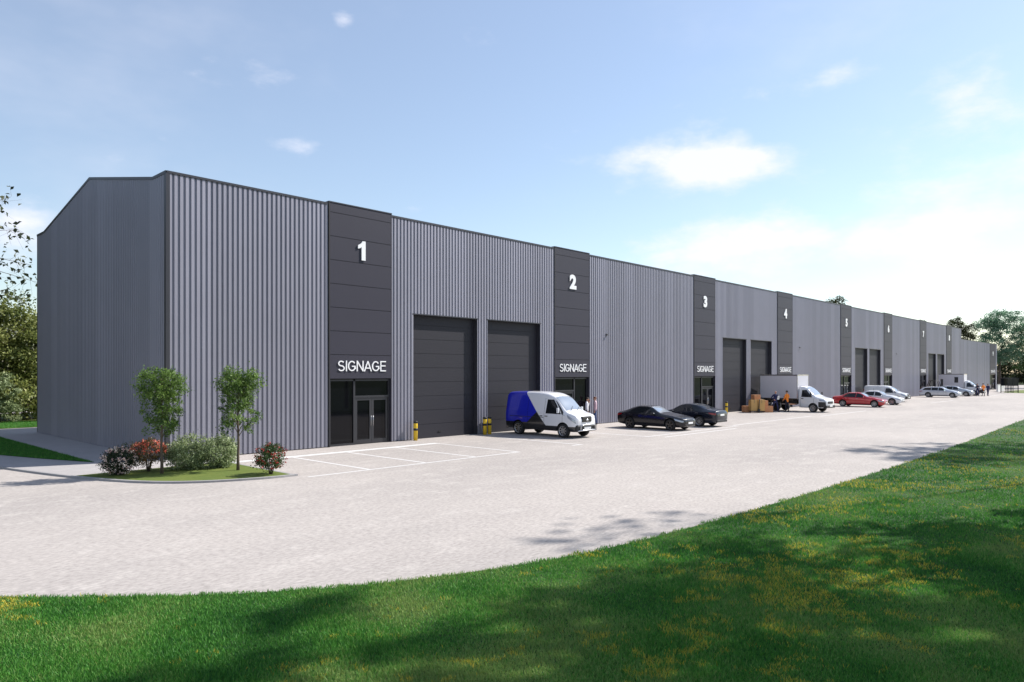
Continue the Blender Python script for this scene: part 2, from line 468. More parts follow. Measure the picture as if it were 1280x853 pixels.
# ------------------------------------------------------------------ warehouse
PITCH = .2156
RIB = ((0., 0.), (.012, 0.), (.040, .043), (.150, .043), (.178, 0.), (.2156, 0.))
def rib_depth(x):
    u = x-math.floor(x/PITCH)*PITCH
    return float(np.interp(u, [q[0] for q in RIB], [q[1] for q in RIB]))
def rib_profile(x0, x1):
    """(x, depth) of a trapezoidal sheet, depth outward"""
    out = [(x0, rib_depth(x0))]
    k = math.floor(x0/PITCH)
    while k*PITCH < x1:
        for dx, dd in RIB[1:5]:
            x = k*PITCH+dx
            if x0+1e-4 < x < x1-1e-4: out.append((x, dd))
        k += 1
    out.append((x1, rib_depth(x1)))
    return out
def clad_rect(mb, x0, x1, z0, z1):
    pr = rib_profile(x0, x1)
    vs = []; fs = []
    for x, d in pr: vs += [(x, YF-d, z0), (x, YF-d, z1)]
    for i in range(len(pr)-1): fs.append((2*i, 2*i+2, 2*i+3, 2*i+1))
    mb.add(vs, fs, M['clad'])

wh = thing('warehouse', 'long silver corrugated warehouse with charcoal numbered panels and roller doors', 'warehouse', (XW, YF, 0))
def W(mb, name, parent=None):
    """build in world coordinates, parented to the warehouse empty"""
    o = mb.build(name, None)
    o.parent = parent if parent is not None else wh
    o.matrix_parent_inverse = Matrix.Translation((-XW, -YF, 0)) if parent is None else Matrix.Identity(4)
    return o

PW = 3.55
panels = [17.86, 33.9, 17.86+33.3, 33.9+33.3, 17.86+66.6, 33.9+66.6, 17.86+99.9, 33.9+99.9]
DZ = 6.43; DR = .24
doors = []
for k in range(4):
    doors += [(22.79+33.3*k, 27.28+33.3*k), (28.09+33.3*k, 32.58+33.3*k)]
mb = MB()
x = XW+.09
for k in range(4):
    pa, pb = panels[2*k], panels[2*k+1]
    clad_rect(mb, x, pa, .03, HT-.07)
    (a0, a1), (b0, b1) = doors[2*k], doors[2*k+1]
    clad_rect(mb, pa+PW, a0, .03, HT-.07)
    clad_rect(mb, a0, a1, DZ, HT-.07)
    clad_rect(mb, a1, b0, .03, HT-.07)
    clad_rect(mb, b0, b1, DZ, HT-.07)
    clad_rect(mb, b1, pb, .03, HT-.07)
    x = pb+PW
clad_rect(mb, x, XE, .03, HT-.07)
W(mb, 'front_cladding')

# end wall: gable with small flat shoulders
YB = 47.0
def gable(y):
    if y <= 29.85 or y >= 45.65: return HT
    return HT+(12.68-HT)*(1-abs(y-37.75)/(37.75-29.85))
mb = MB(); pr = []
ys = [YF+.0]
k = 0
y = YF+.02
pts = []
while y < YB-.02:
    for dx, dd in RIB[1:5]:
        pts.append((y+dx, dd))
    y += PITCH
for br in (29.85, 37.75, 45.65): pts.append((br, None))
pts = sorted(p for p in pts if p[0] < YB)
fixed = [(yy, rib_depth(yy-YF-.02) if dd is None else dd) for yy, dd in pts]
pr = [(YF, 0)]+fixed+[(YB, 0)]
vs = []; fs = []
for yy, d in pr: vs += [(XW-d, yy, .05), (XW-d, yy, gable(yy)-.05)]
for i in range(len(pr)-1): fs.append((2*i, 2*i+1, 2*i+3, 2*i+2))
mb.add(vs, fs, M['clad'])
W(mb, 'end_cladding')

# roof, rear and far gable: closed shell set inside the cladding
mb = MB()
sec = [(YF+.3, 0), (YF+.3, HT-.25), (29.85, HT-.25), (37.75, 12.45), (45.65, HT-.25), (YB, HT-.25), (YB, 0)]
xa, xb = XW+.02, XE-.01
vs = [(xa, y, z) for y, z in sec]+[(xb, y, z) for y, z in sec]; ns = len(sec)
fs = [(i, i+1, ns+i+1, ns+i) for i in range(1, ns-1)]
fs += [tuple(range(ns, 2*ns))]
mb.add(vs, fs, M['roof'])
W(mb, 'roof')
mb = MB()
mb.box((XW-.02, YF-.066, HT-.09), (XE, YF+.30, HT), M['trim'])
W(mb, 'front_coping')
mb = MB()
prv = None
for a, b in zip([YF, 29.85, 37.75, 45.65], [29.85, 37.75, 45.65, YB+.05]):
    za, zb = gable(a), gable(b)
    mb.add([(XW-.06, a, za-.1), (XW-.06, b, zb-.1), (XW-.06, b, zb+.01), (XW-.06, a, za+.01), (XW+.3, a, za-.1), (XW+.3, b, zb-.1), (XW+.3, b, zb+.01), (XW+.3, a, za+.01)],
           [(0, 1, 2, 3), (4, 7, 6, 5), (3, 2, 6, 7), (0, 4, 5, 1), (0, 3, 7, 4), (1, 5, 6, 2)], M['trim'])
W(mb, 'gable_coping')
mb = MB()
mb.box((XW-.06, YF-.06, .03), (XW+.09, YF+.12, HT-.09), M['trim'])
W(mb, 'corner_trim')
mb = MB(); mb.box((XW-.045, YB-.1, .05), (XW+.1, YB+.04, HT-.1), M['trim']); W(mb, 'rear_corner_trim')
mb = MB(); mb.box((XE-.2, YF-.05, 9.3), (XE+.03, YF+.2, HT-.09), M['clad']); W(mb, 'end_trim')

def local(parent_empty_loc):
    return

def pilaster(x0, wid, top, num, label_x=None):
    """charcoal cassette panel above an entrance; local origin at its bottom left"""
    mb = MB()
    z0 = 3.13
    js = [top-.44-1.09*i for i in range(0, 8)]
    js = [z for z in js if z > z0+.3]
    zs = [top]+js+[z0]
    for a, b in zip(zs, zs[1:]):
        mb.box((0.02, -.075, b+.012), (wid-.02, .1, a-.012), M['panel'])
    mb.box((.005, -.055, z0), (wid-.005, .1, top-.03), M['joint'])
    mb.box((0, -.085, 0), (.06, .3, top+.005), M['joint'])
    mb.box((wid-.04, -.08, 0), (wid, .3, top), M['panel'])
    mb.box((-.005, -.095, top), (wid+.005, .2, top+.05), M['trim'])
    o = mb.build('pilaster_panel'); o.parent = wh; o.location = (x0-XW, 0, 0)
    if 'sig' not in _txt: _txt['sig'] = stroke_letters('SIGNAGE', .50, 2.76, .03)
    t = link('lettering', _txt['sig'], o)
    t.scale = (wid/PW, 1, 1); t.location = (wid/2+.05, -.080, 3.48)
    if num == '1':
        nb = MB()
        poly = [(-.02, 0), (.20, 0), (.20, .91), (.03, .91), (-.02, .83), (-.10, .76), (-.22, .70), (-.22, .53), (-.10, .57), (-.02, .63)]
        vs = [(x, -.04, z) for x, z in poly]+[(x, 0, z) for x, z in poly]; k = len(poly)
        nb.add(vs, [tuple(range(k)), tuple(range(2*k-1, k-1, -1))]+[(i, k+i, k+(i+1) % k, (i+1) % k) for i in range(k)], M['white'])
        q = nb.build('number', o)
    else:
        q = link('number', text_mesh(num, .93, .04, .055, 1.08), o)
    q.location = (wid/2, -.085, top-2.48)
    return o

def entrance(x0, wid, flip):
    """glazed entrance: big fixed light, transom, double doors; one Empty part of the warehouse"""
    H = 3.10
    def fx(a, b): return (a, b) if not flip else (wid-b, wid-a)
    root = MB()
    yb = .10
    split = 1.45*wid/PW
    # frame members
    for a, b, z0, z1 in ((.06, .16, 0, H), (wid-.14, wid-.04, 0, H), (split-.05, split+.05, 0, H), (.16, wid-.14, H-.08, H), (.16, split-.05, 0, .10), (split+.05, wid-.14, 2.22, 2.32)):
        u, w = fx(a, b); root.box((u, yb-.06, z0), (w, yb+.06, z1), M['frame'])
    root.box((.02, yb+.10, 0), (wid-.02, yb+.14, H), M['dark'])
    fr = root.build('entrance'); fr.parent = wh; fr.location = (x0-XW, 0, 0)
    for a, b, z0, z1 in ((.16, split-.05, .10, H-.08), (split+.05, wid-.14, 2.32, H-.08)):
        u, w = fx(a, b); p = MB(); p.box((u, yb, z0), (w, yb+.02, z1), M['pane']); p.build('pane', fr)
    da, db = split+.05, wid-.14; mid = (da+db)/2
    for a, b in ((da+.01, mid-.005), (mid+.005, db-.01)):
        u, w = fx(a, b); p = MB()
        p.box((u, yb-.03, .02), (u+.12, yb+.03, 2.21), M['frame']); p.box((w-.12, yb-.03, .02), (w, yb+.03, 2.21), M['frame'])
        p.box((u+.12, yb-.03, .02), (w-.12, yb+.03, .22), M['frame']); p.box((u+.12, yb-.03, 2.09), (w-.12, yb+.03, 2.21), M['frame'])
        p.box((u+.12, yb, .22), (w-.12, yb+.02, 2.09), M['pane'])
        hx = u+.06 if abs(u-mid) < .2 else w-.06
        p.tube([(hx, yb-.08, .85), (hx, yb-.08, 1.35)], .014, M['chrome'], 6)
        p.build('door', fr)
    return fr

for i, x0 in enumerate(panels):
    pilaster(x0, PW, HT+.03, str(i+1))
    entrance(x0, PW, i % 2 == 1)

# roller doors in reveals
mb = MB(); z = 0.0
wd = doors[0][1]-doors[0][0]
k = 0
while z < DZ-.05:
    z1 = min(z+.735, DZ)
    mb.box((.0, DR, z+.009), (wd, DR+.06, z1-.009), M['rdoor']); z = z1
mb.box((0, DR+.018, 0), (wd, DR+.05, DZ), M['rdoor'])
mb.box((0, .012, DZ), (wd, DR+.05, DZ+.06), M['trim'])
mb.box((-.08, .005, 0), (0, DR+.06, DZ+.06), M['trim']); mb.box((wd, .005, 0), (wd+.08, DR+.06, DZ+.06), M['trim'])
mb.box((-.05, -.056, DZ-.05), (wd+.05, .004, DZ), M['trim'])
rd = mb.build('roller_door', wh); rd.location = (doors[0][0]-XW, 0, 0)
hb = MB(); hb.box((wd*.42, DR-.03, .28), (wd*.42+.22, DR, .34), M['plastic']); hb.build('handle', rd)
for a, b in doors[1:]:
    c = copy_tree(rd, wh); c.location = (a-XW, 0, 0)

# lower annex with unit nine
an = thing('warehouse_annex', 'lower grey corrugated block with panel 9 at the far end of the warehouse', 'warehouse', (XE+.02, YF, 0))
mb = MB()
AX0, AX1, AH = XE+.03, 177.2, 9.3
vs = []; fs = []
pr = rib_profile(AX0, AX1-7.4)
for x, d in pr: vs += [(x-XE-.02, -d, .03), (x-XE-.02, -d, AH)]
for i in range(len(pr)-1): fs.append((2*i, 2*i+2, 2*i+3, 2*i+1))
mb.add(vs, fs, M['clad'])
pr = rib_profile(175.65, AX1)
vs = []; fs = []
for x, d in pr: vs += [(x-XE-.02, -d, .03), (x-XE-.02, -d, AH)]
for i in range(len(pr)-1): fs.append((2*i, 2*i+2, 2*i+3, 2*i+1))
mb.add(vs, fs, M['clad'])
mb.build('front_cladding', an)
mb = MB(); mb.box((.01, .32, 0), (AX1-XE-.05, 18, AH-.1), M['roof']); mb.build('rear_block', an)
mb = MB(); mb.box((.0, -.05, AH), (AX1-XE, .32, AH+.09), M['trim']); mb.build('coping', an)
p9 = pilaster(169.8, 5.8, AH+.03, '9'); p9.parent = an; p9.location = (169.8-XE-.02, 0, 0)
e9 = entrance(169.8, 5.8, False); e9.parent = an; e9.location = (169.8-XE-.02, 0, 0)

# wall lamps
for i, (x, z) in enumerate(((39.4, 6.0), (72.6, 6.0), (106., 6.0))):
    mb = MB()
    mb.box((-.07, -.09, -.04), (.07, -.04, .06), M['plastic'], .008)
    t = thing('wall_lamp', ['small dark wall lamp on the cladding right of panel 2', 'small dark wall lamp on the cladding right of panel 4', 'small dark wall lamp on the cladding right of panel 6'][i], 'lamp', (x, YF, z), 0, 'wall lamps on the cladding')
    mb.build('bracket', t)
    mb = MB(); mb.box((-.08, -.20, -.05), (.08, -.09, -.015), M['rimdark'], .008); mb.build('lamp_head', t)

# ------------------------------------------------------------------ bollards
def bollard_mesh(t):
    mb = MB()
    mb.lathe([(0, 0), (.105, 0), (.105, .86), (.10, .87)], M['yellow'], 20, 'z'); mb.build('post', t)
    mb = MB(); mb.lathe([(.10, .865), (.108, .868), (.108, .95), (.09, .975), (0, .985)], M['black'], 20, 'z'); mb.build('cap', t)
    mb = MB(); mb.lathe([(.104, .50), (.1075, .50), (.1075, .62), (.104, .62)], M['black'], 20, 'z'); mb.build('band', t)
bl = [((22.68, 28.15), 'yellow bollard with black bands at left jamb of the first roller door'),
      ((27.42, 28.0), 'left one of the paired yellow bollards beside the blue and white van'),
      ((27.78, 28.0), 'right one of the paired yellow bollards, nearest the blue and white van'),
      ((56.05, 28.1), 'yellow bollard beside the roller door right of panel 3, behind a black car'),
      ((60.95, 28.05), 'yellow bollard half hidden behind the stacked cardboard boxes')]
b0 = None
for (x, y), lab in bl:
    if b0 is None:
        b0 = thing('bollard', lab, 'bollard', (x, y, 0), 0, 'yellow and black bollards beside the doors'); bollard_mesh(b0)
    else:
        c = copy_tree(b0); c.location = (x, y, 0); c['label'] = lab

# ------------------------------------------------------------------ vehicles
def hermite(xs, ys, q):
    xs = np.array(xs, float); ys = np.array(ys, float)
    d = np.gradient(ys, xs)
    h = np.diff(xs); s = np.diff(ys)/h
    for i in range(1, len(xs)-1):
        if s[i-1]*s[i] <= 0: d[i] = 0
        else: d[i] = np.sign(s[i])*min(abs(d[i]), 2.5*abs(s[i-1]), 2.5*abs(s[i]))
    d[0] = s[0]; d[-1] = s[-1]
    i = np.clip(np.searchsorted(xs, q)-1, 0, len(xs)-2)
    t = (q-xs[i])/h[i]
    return ((2*t**3-3*t**2+1)*ys[i]+(t**3-2*t**2+t)*h[i]*d[i]+(-2*t**3+3*t**2)*ys[i+1]+(t**3-t**2)*h[i]*d[i+1])

class Body:
    """lofted vehicle shell. stations: y, zb(underside), zs(shoulder), zt(top), w(half width), wt(half width of top)"""
    def __init__(s, st, L, crown=.03, edge=.5):
        s.st = np.array(st, float); s.L = L; s.crown = crown; s.edge = edge
    def par(s, y):
        return [float(hermite(s.st[:, 0], s.st[:, k], np.array([y]))[0]) for k in range(1, 6)]
    def section(s, y):
        zb, zs, zt, w, wt = s.par(y)
        h = zt-zs; e = s.edge
        p = [(0, zb), (w*.80, zb), (w*.93, zb+.02), (w*.985, zb+.3*(zs-zb)), (w, zb+.62*(zs-zb)), (w*.985, zs-.02), (w*.965, zs+.02*e),
             (wt+(w*.95-wt)*.12, zs+h*.80), (wt*.93, zt-s.crown-.01), (wt*.6, zt-s.crown*.25), (0, zt)]
        q = p
        for _ in range(2):
            n = [q[0]]
            for a, b in zip(q, q[1:]):
                n += [(a[0]*.75+b[0]*.25, a[1]*.75+b[1]*.25), (a[0]*.25+b[0]*.75, a[1]*.25+b[1]*.75)]
            n.append(q[-1]); q = n
        return np.array(q)
    def side_x(s, y, z):
        q = s.section(y); zm = np.maximum.accumulate(q[:, 1]+np.arange(len(q))*1e-7)
        return float(np.interp(z, zm, q[:, 0]))
    def top_z(s, y, x):
        q = s.section(y); k = int(np.argmax(q[:, 0])); q = q[k:][::-1]
        return float(np.interp(abs(x), q[:, 0], q[:, 1]))
    def mesh(s, ny=52):
        ys = np.unique(np.concatenate([np.linspace(0, s.L, ny), np.linspace(0, .4, 8), np.linspace(s.L-.35, s.L, 8)]))
        vs = []; fs = []
        ring = None
        for y in ys:
            q = s.section(y); full = [(x, z) for x, z in q]+[(-x, z) for x, z in q[-2:0:-1]]
            ring = len(full); vs += [(x, y, z) for x, z in full]
        for i in range(len(ys)-1):
            for k in range(ring):
                fs.append((i*ring+k, i*ring+(k+1) % ring, (i+1)*ring+(k+1) % ring, (i+1)*ring+k))
        fs.append(tuple(range(ring))); fs.append(tuple((len(ys)-1)*ring+k for k in range(ring-1, -1, -1)))
        return vs, fs
    def build(s, mat, wheels, wr, parent, name='body'):
        vs, fs = s.mesh(); mb = MB(); mb.add(vs, fs, mat, True)
        o = mb.build(name, None)
        cut = MB()
        for y in wheels:
            for sd in (-1, 1):
                wx = s.par(y)[3]
                cut.lathe([(0, 0), (wr, 0), (wr, .5), (0, .5)], M['dark'], 28, 'x', (sd*(wx+.12)-(.5 if sd > 0 else 0), y, wr*.93), False)
        c = cut.build('arch_cutter')
        md = o.modifiers.new('b', 'BOOLEAN'); md.object = c; md.operation = 'DIFFERENCE'; md.solver = 'EXACT'
        try: md.material_mode = 'TRANSFER'
        except Exception: pass
        me = applied(o); o.modifiers.clear(); o.data = me
        D.objects.remove(c)
        try: me.set_sharp_from_angle(angle=R(38))
        except Exception: pass
        o.parent = parent
        return o
    def side_patch(s, name, quad, mat, parent, sides=(-1, 1), off=.006, n=10, nz=4, mb=None):
        """quad: (y,z) corners: bottom-front, bottom-rear, top-rear, top-front, laid on the body side"""
        a, b, c, d = [Vector(p) for p in quad]
        res = []
        for sd in sides:
            m = mb or MB(); vs = []; fs = []
            for j in range(nz+1):
                for i in range(n+1):
                    u, v = i/n, j/nz
                    p = (a*(1-u)+b*u)*(1-v)+(d*(1-u)+c*u)*v
                    vs.append((sd*(s.side_x(p.x, p.y)+off), p.x, p.y))
            for j in range(nz):
                for i in range(n):
                    k = j*(n+1)+i; fs.append((k, k+1, k+n+2, k+n+1))
            m.add(vs, fs, mat, True)
            if mb is None: res.append(m.build(name, parent))
        return res
    def top_patch(s, name, y0, y1, f0, f1, mat, parent, off=.008, n=10, ny=10):
        m = MB(); vs = []; fs = []
        for j in range(ny+1):
            y = y0+(y1-y0)*j/ny; f = f0+(f1-f0)*j/ny
            zb, zs, zt, w, wt = s.par(y)
            hw = f*(wt*.95)
            for i in range(n+1):
                x = -hw+2*hw*i/n
                vs.append((x, y-(off*.6 if y1 > y0 and y0 < s.L/2 else -off*.6), s.top_z(y, x)+off))
        for j in range(ny):
            for i in range(n):
                k = j*(n+1)+i; fs.append((k, k+1, k+n+2, k+n+1))
        m.add(vs, fs, mat, True)
        return m.build(name, parent)

def wheel(parent, x, y, r, wdt, rim_mat, spokes=10, side=1, dark_hub=False):
    w = part('wheel', parent); w.location = (x, y, r)
    s = side
    mb = MB()
    ri = r*.70
    mb.lathe([(ri*.98, -s*wdt*.5), (r*.93, -s*wdt*.5), (r, -s*wdt*.36), (r, s*wdt*.36), (r*.94, s*wdt*.5), (ri, s*wdt*.5), (ri*.97, s*wdt*.42)], M['tyre'], 28, 'x')
    mb.build('tyre', w)
    mb = MB()
    mb.lathe([(0, s*wdt*.02), (ri*.9, s*wdt*.02), (ri*.94, s*wdt*.44), (ri*1.0, s*wdt*.5)], M['dark'], 24, 'x')
    mb.lathe([(ri*.88, s*wdt*.38), (ri*.92, s*wdt*.485), (ri*1.0, s*wdt*.49)], rim_mat, 28, 'x')
    mb.lathe([(0, s*wdt*.44), (ri*.22, s*wdt*.44), (ri*.24, s*wdt*.2)], rim_mat if not dark_hub else M['dark'], 16, 'x')
    for k in range(spokes):
        q = 2*math.pi*k/spokes
        rot = Matrix.Rotation(q, 3, 'X')
        ww = ri*1.9/spokes*.42
        x0, x1 = sorted((s*wdt*.30, s*wdt*.44))
        vs = [rot @ Vector(p) for p in ((x0, -ww, ri*.15), (x1, -ww, ri*.15), (x1, ww, ri*.15), (x0, ww, ri*.15), (x0, -ww*.8, ri*.93), (x1, -ww*.8, ri*.93), (x1, ww*.8, ri*.93), (x0, ww*.8, ri*.93))]
        mb.add(vs, [(0, 3, 2, 1), (4, 5, 6, 7), (0, 1, 5, 4), (1, 2, 6, 5), (2, 3, 7, 6), (3, 0, 4, 7)], rim_mat)
    mb.build('rim', w)
    return w

def mirror(B, parent, y, z, mat, reach=.20):
    for sd in (-1, 1):
        x = B.side_x(y, z)
        mb = MB()
        mb.ell((sd*(x+reach*.6), y, z+.05), (.11, .07, .075), mat)
        mb.tube([(sd*(x-.02), y, z), (sd*(x+reach*.5), y, z+.03)], .022, M['plastic'], 6)
        mb.build('wing_mirror', parent)

def saloon(name, label, cat, loc, L, W2, H, paint, kind='coupe', rz=0., rim=None, group=None, wb=None, spokes=10, wr=.335):
    t = thing(name, label, cat, loc, rz, group)
    k = H/1.40
    w = W2
    fo = .86 if kind != 'suv' else .88
    ra = L-1.0 if kind in ('coupe', 'saloon', 'fastback') else L-.95
    if wb: ra = fo+wb
    if kind == 'coupe' or kind == 'fastback':
        st = [(0, .34, .52, .60, w*.56, w*.40), (.03, .28, .57, .66, w*.68, w*.52), (.13, .22, .63, .73, w*.83, w*.66), (.45, .19, .70, .82, w*.95, w*.74), (1.0, .19, .78, .92*k, w*.99, w*.76), (1.5, .19, .82, .99*k, w, w*.76),
              (1.75, .19, .84, 1.06*k, w, w*.74), (2.30, .19, .88, 1.33*k, w*.99, w*.62), (2.75, .19, .90, 1.40*k, w*.99, w*.60), (3.15, .19, .92, 1.39*k, w, w*.60),
              (3.6, .20, .94, 1.30*k, w, w*.60), (4.05, .22, .95, 1.15*k, w*.99, w*.64), (L-.38, .26, .94, 1.05*k, w*.96, w*.68), (L-.14, .30, .91, 1.02*k, w*.90, w*.64), (L-.03, .38, .86, .95*k, w*.80, w*.56), (L, .48, .78, .84*k, w*.66, w*.46)]
        ws = (1.62, 2.34); rw = (L-.75, L-1.55); win = ((1.72, 3.85), (2.55, 3.75))
        gl = [(1.78, 2.66, 2.24, 2.62), (2.72, 3.95, 2.70, 3.42)]
    elif kind == 'saloon':
        st = [(0, .34, .54, .62, w*.56, w*.40), (.03, .28, .59, .68, w*.68, w*.52), (.13, .22, .65, .75, w*.83, w*.66), (.45, .19, .72, .84, w*.95, w*.74), (1.0, .19, .80, .94*k, w*.99, w*.76), (1.45, .19, .84, 1.0*k, w, w*.76),
              (1.65, .19, .86, 1.06*k, w, w*.74), (2.20, .19, .89, 1.34*k, w*.99, w*.62), (2.65, .19, .91, 1.41*k, w*.99, w*.61), (3.15, .19, .92, 1.41*k, w, w*.61),
              (3.55, .20, .93, 1.34*k, w, w*.61), (4.05, .22, .94, 1.12*k, w*.99, w*.66), (L-.45, .26, .94, 1.05*k, w*.96, w*.70), (L-.14, .30, .91, 1.02*k, w*.90, w*.66), (L-.03, .38, .86, .95*k, w*.80, w*.58), (L, .48, .78, .84*k, w*.66, w*.46)]
        gl = [(1.70, 2.60, 2.14, 2.56), (2.66, 3.85, 2.64, 3.42)]
        ws = (1.53, 2.24); rw = (4.0, 3.42)
    else:   # estate
        st = [(0, .34, .56, .64, w*.56, w*.40), (.03, .28, .61, .71, w*.68, w*.52), (.13, .22, .67, .78, w*.83, w*.66), (.45, .20, .74, .88, w*.95, w*.74), (1.0, .20, .82, .97*k, w*.99, w*.76), (1.4, .20, .86, 1.03*k, w, w*.76),
              (1.6, .20, .88, 1.08*k, w, w*.74), (2.15, .20, .90, 1.34*k, w*.99, w*.64), (2.6, .20, .91, 1.40*k, w*.99, w*.63), (3.3, .20, .92, 1.40*k, w, w*.63),
              (4.0, .22, .93, 1.36*k, w, w*.62), (L-.42, .26, .94, 1.27*k, w*.97, w*.60), (L-.14, .30, .92, 1.08*k, w*.91, w*.64), (L-.03, .38, .86, .96*k, w*.82, w*.58), (L, .48, .78, .86*k, w*.68, w*.48)]
        gl = [(1.66, 2.56, 2.12, 2.52), (2.62, 3.42, 2.60, 3.38), (3.48, L-.42, 3.44, L-.72)]
        ws = (1.5, 2.2); rw = (L-.17, L-.42)
    B = Body(st, L)
    off = -L/2
    body = B.build(paint, (fo, ra), wr*1.16, t)
    items = [body]
    for q in gl:
        y0, y1, y2, y3 = q
        zl0, zl1 = B.par(y0)[1]+.055, B.par(y1)[1]+.055
        def zh(y): p = B.par(y); return p[1]+(p[2]-p[1])*.80
        items += B.side_patch('side_window', ((y0, zl0), (y1, zl1), (y3, max(zh(y3), zl1+.02)), (y2, max(zh(y2), zl0+.02))), M['glass'], t)
    items.append(B.top_patch('windscreen', ws[0], ws[1], .96, .92, M['glassblue'], t))
    items.append(B.top_patch('rear_window', rw[0], rw[1], .86, .90, M['glass'], t))
    n0 = len(t.children)
    for sd in (-1, 1):
        wx = B.par(fo)[3]; wheel(t, sd*(wx-.115), fo, wr, .22, rim or M['rim'], spokes, sd)
        wx = B.par(ra)[3]; wheel(t, sd*(wx-.115), ra, wr, .22, rim or M['rim'], spokes, sd)
    def zs(y): return B.par(y)[1]
    B.side_patch('headlight', ((.035, zs(.035)-.10), (.50, zs(.5)-.10), (.60, zs(.6)+.0), (.06, zs(.06)+.0)), M['lens'], t, off=.007, n=10, nz=4)
    B.side_patch('tail_light', ((L-.42, zs(L-.4)-.10), (L-.04, zs(L-.04)-.11), (L-.05, zs(L-.05)-.0), (L-.50, zs(L-.5)-.02)), M['tail'], t, off=.007, n=10, nz=4)
    B.side_patch('sill_trim', ((fo+wr*1.25, .215), (ra-wr*1.25, .215), (ra-wr*1.25, .30), (fo+wr*1.25, .30)), M['plastic'], t, off=.006, n=8, nz=2)
    mb = MB(); mb.box((-w*.36, -.012, .50), (w*.36, .06, .60), M['plastic'], .02); mb.build('grille', t)
    mb = MB(); mb.box((-w*.62, -.005, .30), (w*.62, .10, .40), M['plastic'], .03); mb.build('air_intake', t)
    mb = MB(); mb.box((-.26, -.022, .40), (.26, 0, .51), M['plate'], .006); mb.build('number_plate', t)
    mb = MB(); mb.box((-.26, L-.012, .70), (.26, L+.012, .81), M['plate'], .006); mb.build('number_plate', t)
    mb = MB(); mb.box((-w*.70, L-.10, .30), (w*.70, L+.006, .44), M['plastic'], .03); mb.build('rear_bumper', t)
    mirror(B, t, gl[0][0]+.14, B.par(gl[0][0])[1]+.06, paint)
    hs = (gl[0][1]-.14, gl[1][1]-.35)
    for y in hs:
        zz = B.par(y)[1]-.07
        for sd in (-1, 1):
            mb = MB(); x = B.side_x(y, zz); mb.box((min(sd*x, sd*(x+.03)), y-.09, zz-.012), (max(sd*x, sd*(x+.03)), y+.09, zz+.012), M['chrome'] if paint is not M['pblack'] else M['plastic'], .004); mb.build('door_handle', t)
    # door shut lines
    for y in (gl[0][0]-.05, (gl[0][1]+gl[1][0])/2, gl[1][1]-.25 if kind != 'estate' else gl[1][1]+.02):
        B.side_patch('door_gap', ((y-.005, .28), (y+.005, .28), (y+.005, B.par(y)[1]+.01), (y-.005, B.par(y)[1]+.01)), M['dark'], t, off=.002, n=1, nz=10)
    # shift so that the thing's origin is at its middle
    for ch in t.children: ch.location.y += off
    return t

saloon('parked_car', 'glossy black coupe with dark wheels, nose towards the yard, left of panel 3', 'car', (37.72, 23.55, 0), 4.72, .93, 1.42, M['pblack'], 'coupe', 0, M['rimdark'], 'cars parked in the yard', 2.82, 5)
saloon('parked_car', 'midnight black fastback parked nose in, showing its tail and bright alloy wheel', 'car', (41.72, 23.65, 0), 4.90, .95, 1.45, M['pblue'], 'fastback', math.pi, M['rim'], 'cars parked in the yard', 2.92, 10, .345)
saloon('parked_car', 'bright red saloon parked between the box truck and the white cars', 'car', (76.5, 23.9, 0), 4.95, .93, 1.46, M['pred'], 'saloon', 0, M['rim'], 'cars parked in the yard', 2.98, 10)
saloon('parked_car', 'white saloon between the red car and the small white van', 'car', (83.4, 24.1, 0), 4.75, .92, 1.50, M['pwhite'], 'saloon', 0, M['rim'], 'cars parked in the yard', 2.8, 10)
saloon('parked_car', 'pale silver estate car with roof bars in front of panel 7', 'car', (113.3, 24.8, 0), 4.95, .93, 1.50, M['psilver'], 'estate', 0, M['rim'], 'cars parked in the yard', 2.95, 8)
saloon('parked_car', 'grey silver hatchback behind the estate car and in front of the forklift', 'car', (121.6, 24.6, 0), 4.60, .92, 1.52, M['pgrey'], 'estate', 0, M['rim'], 'cars parked in the yard', 2.75, 8)

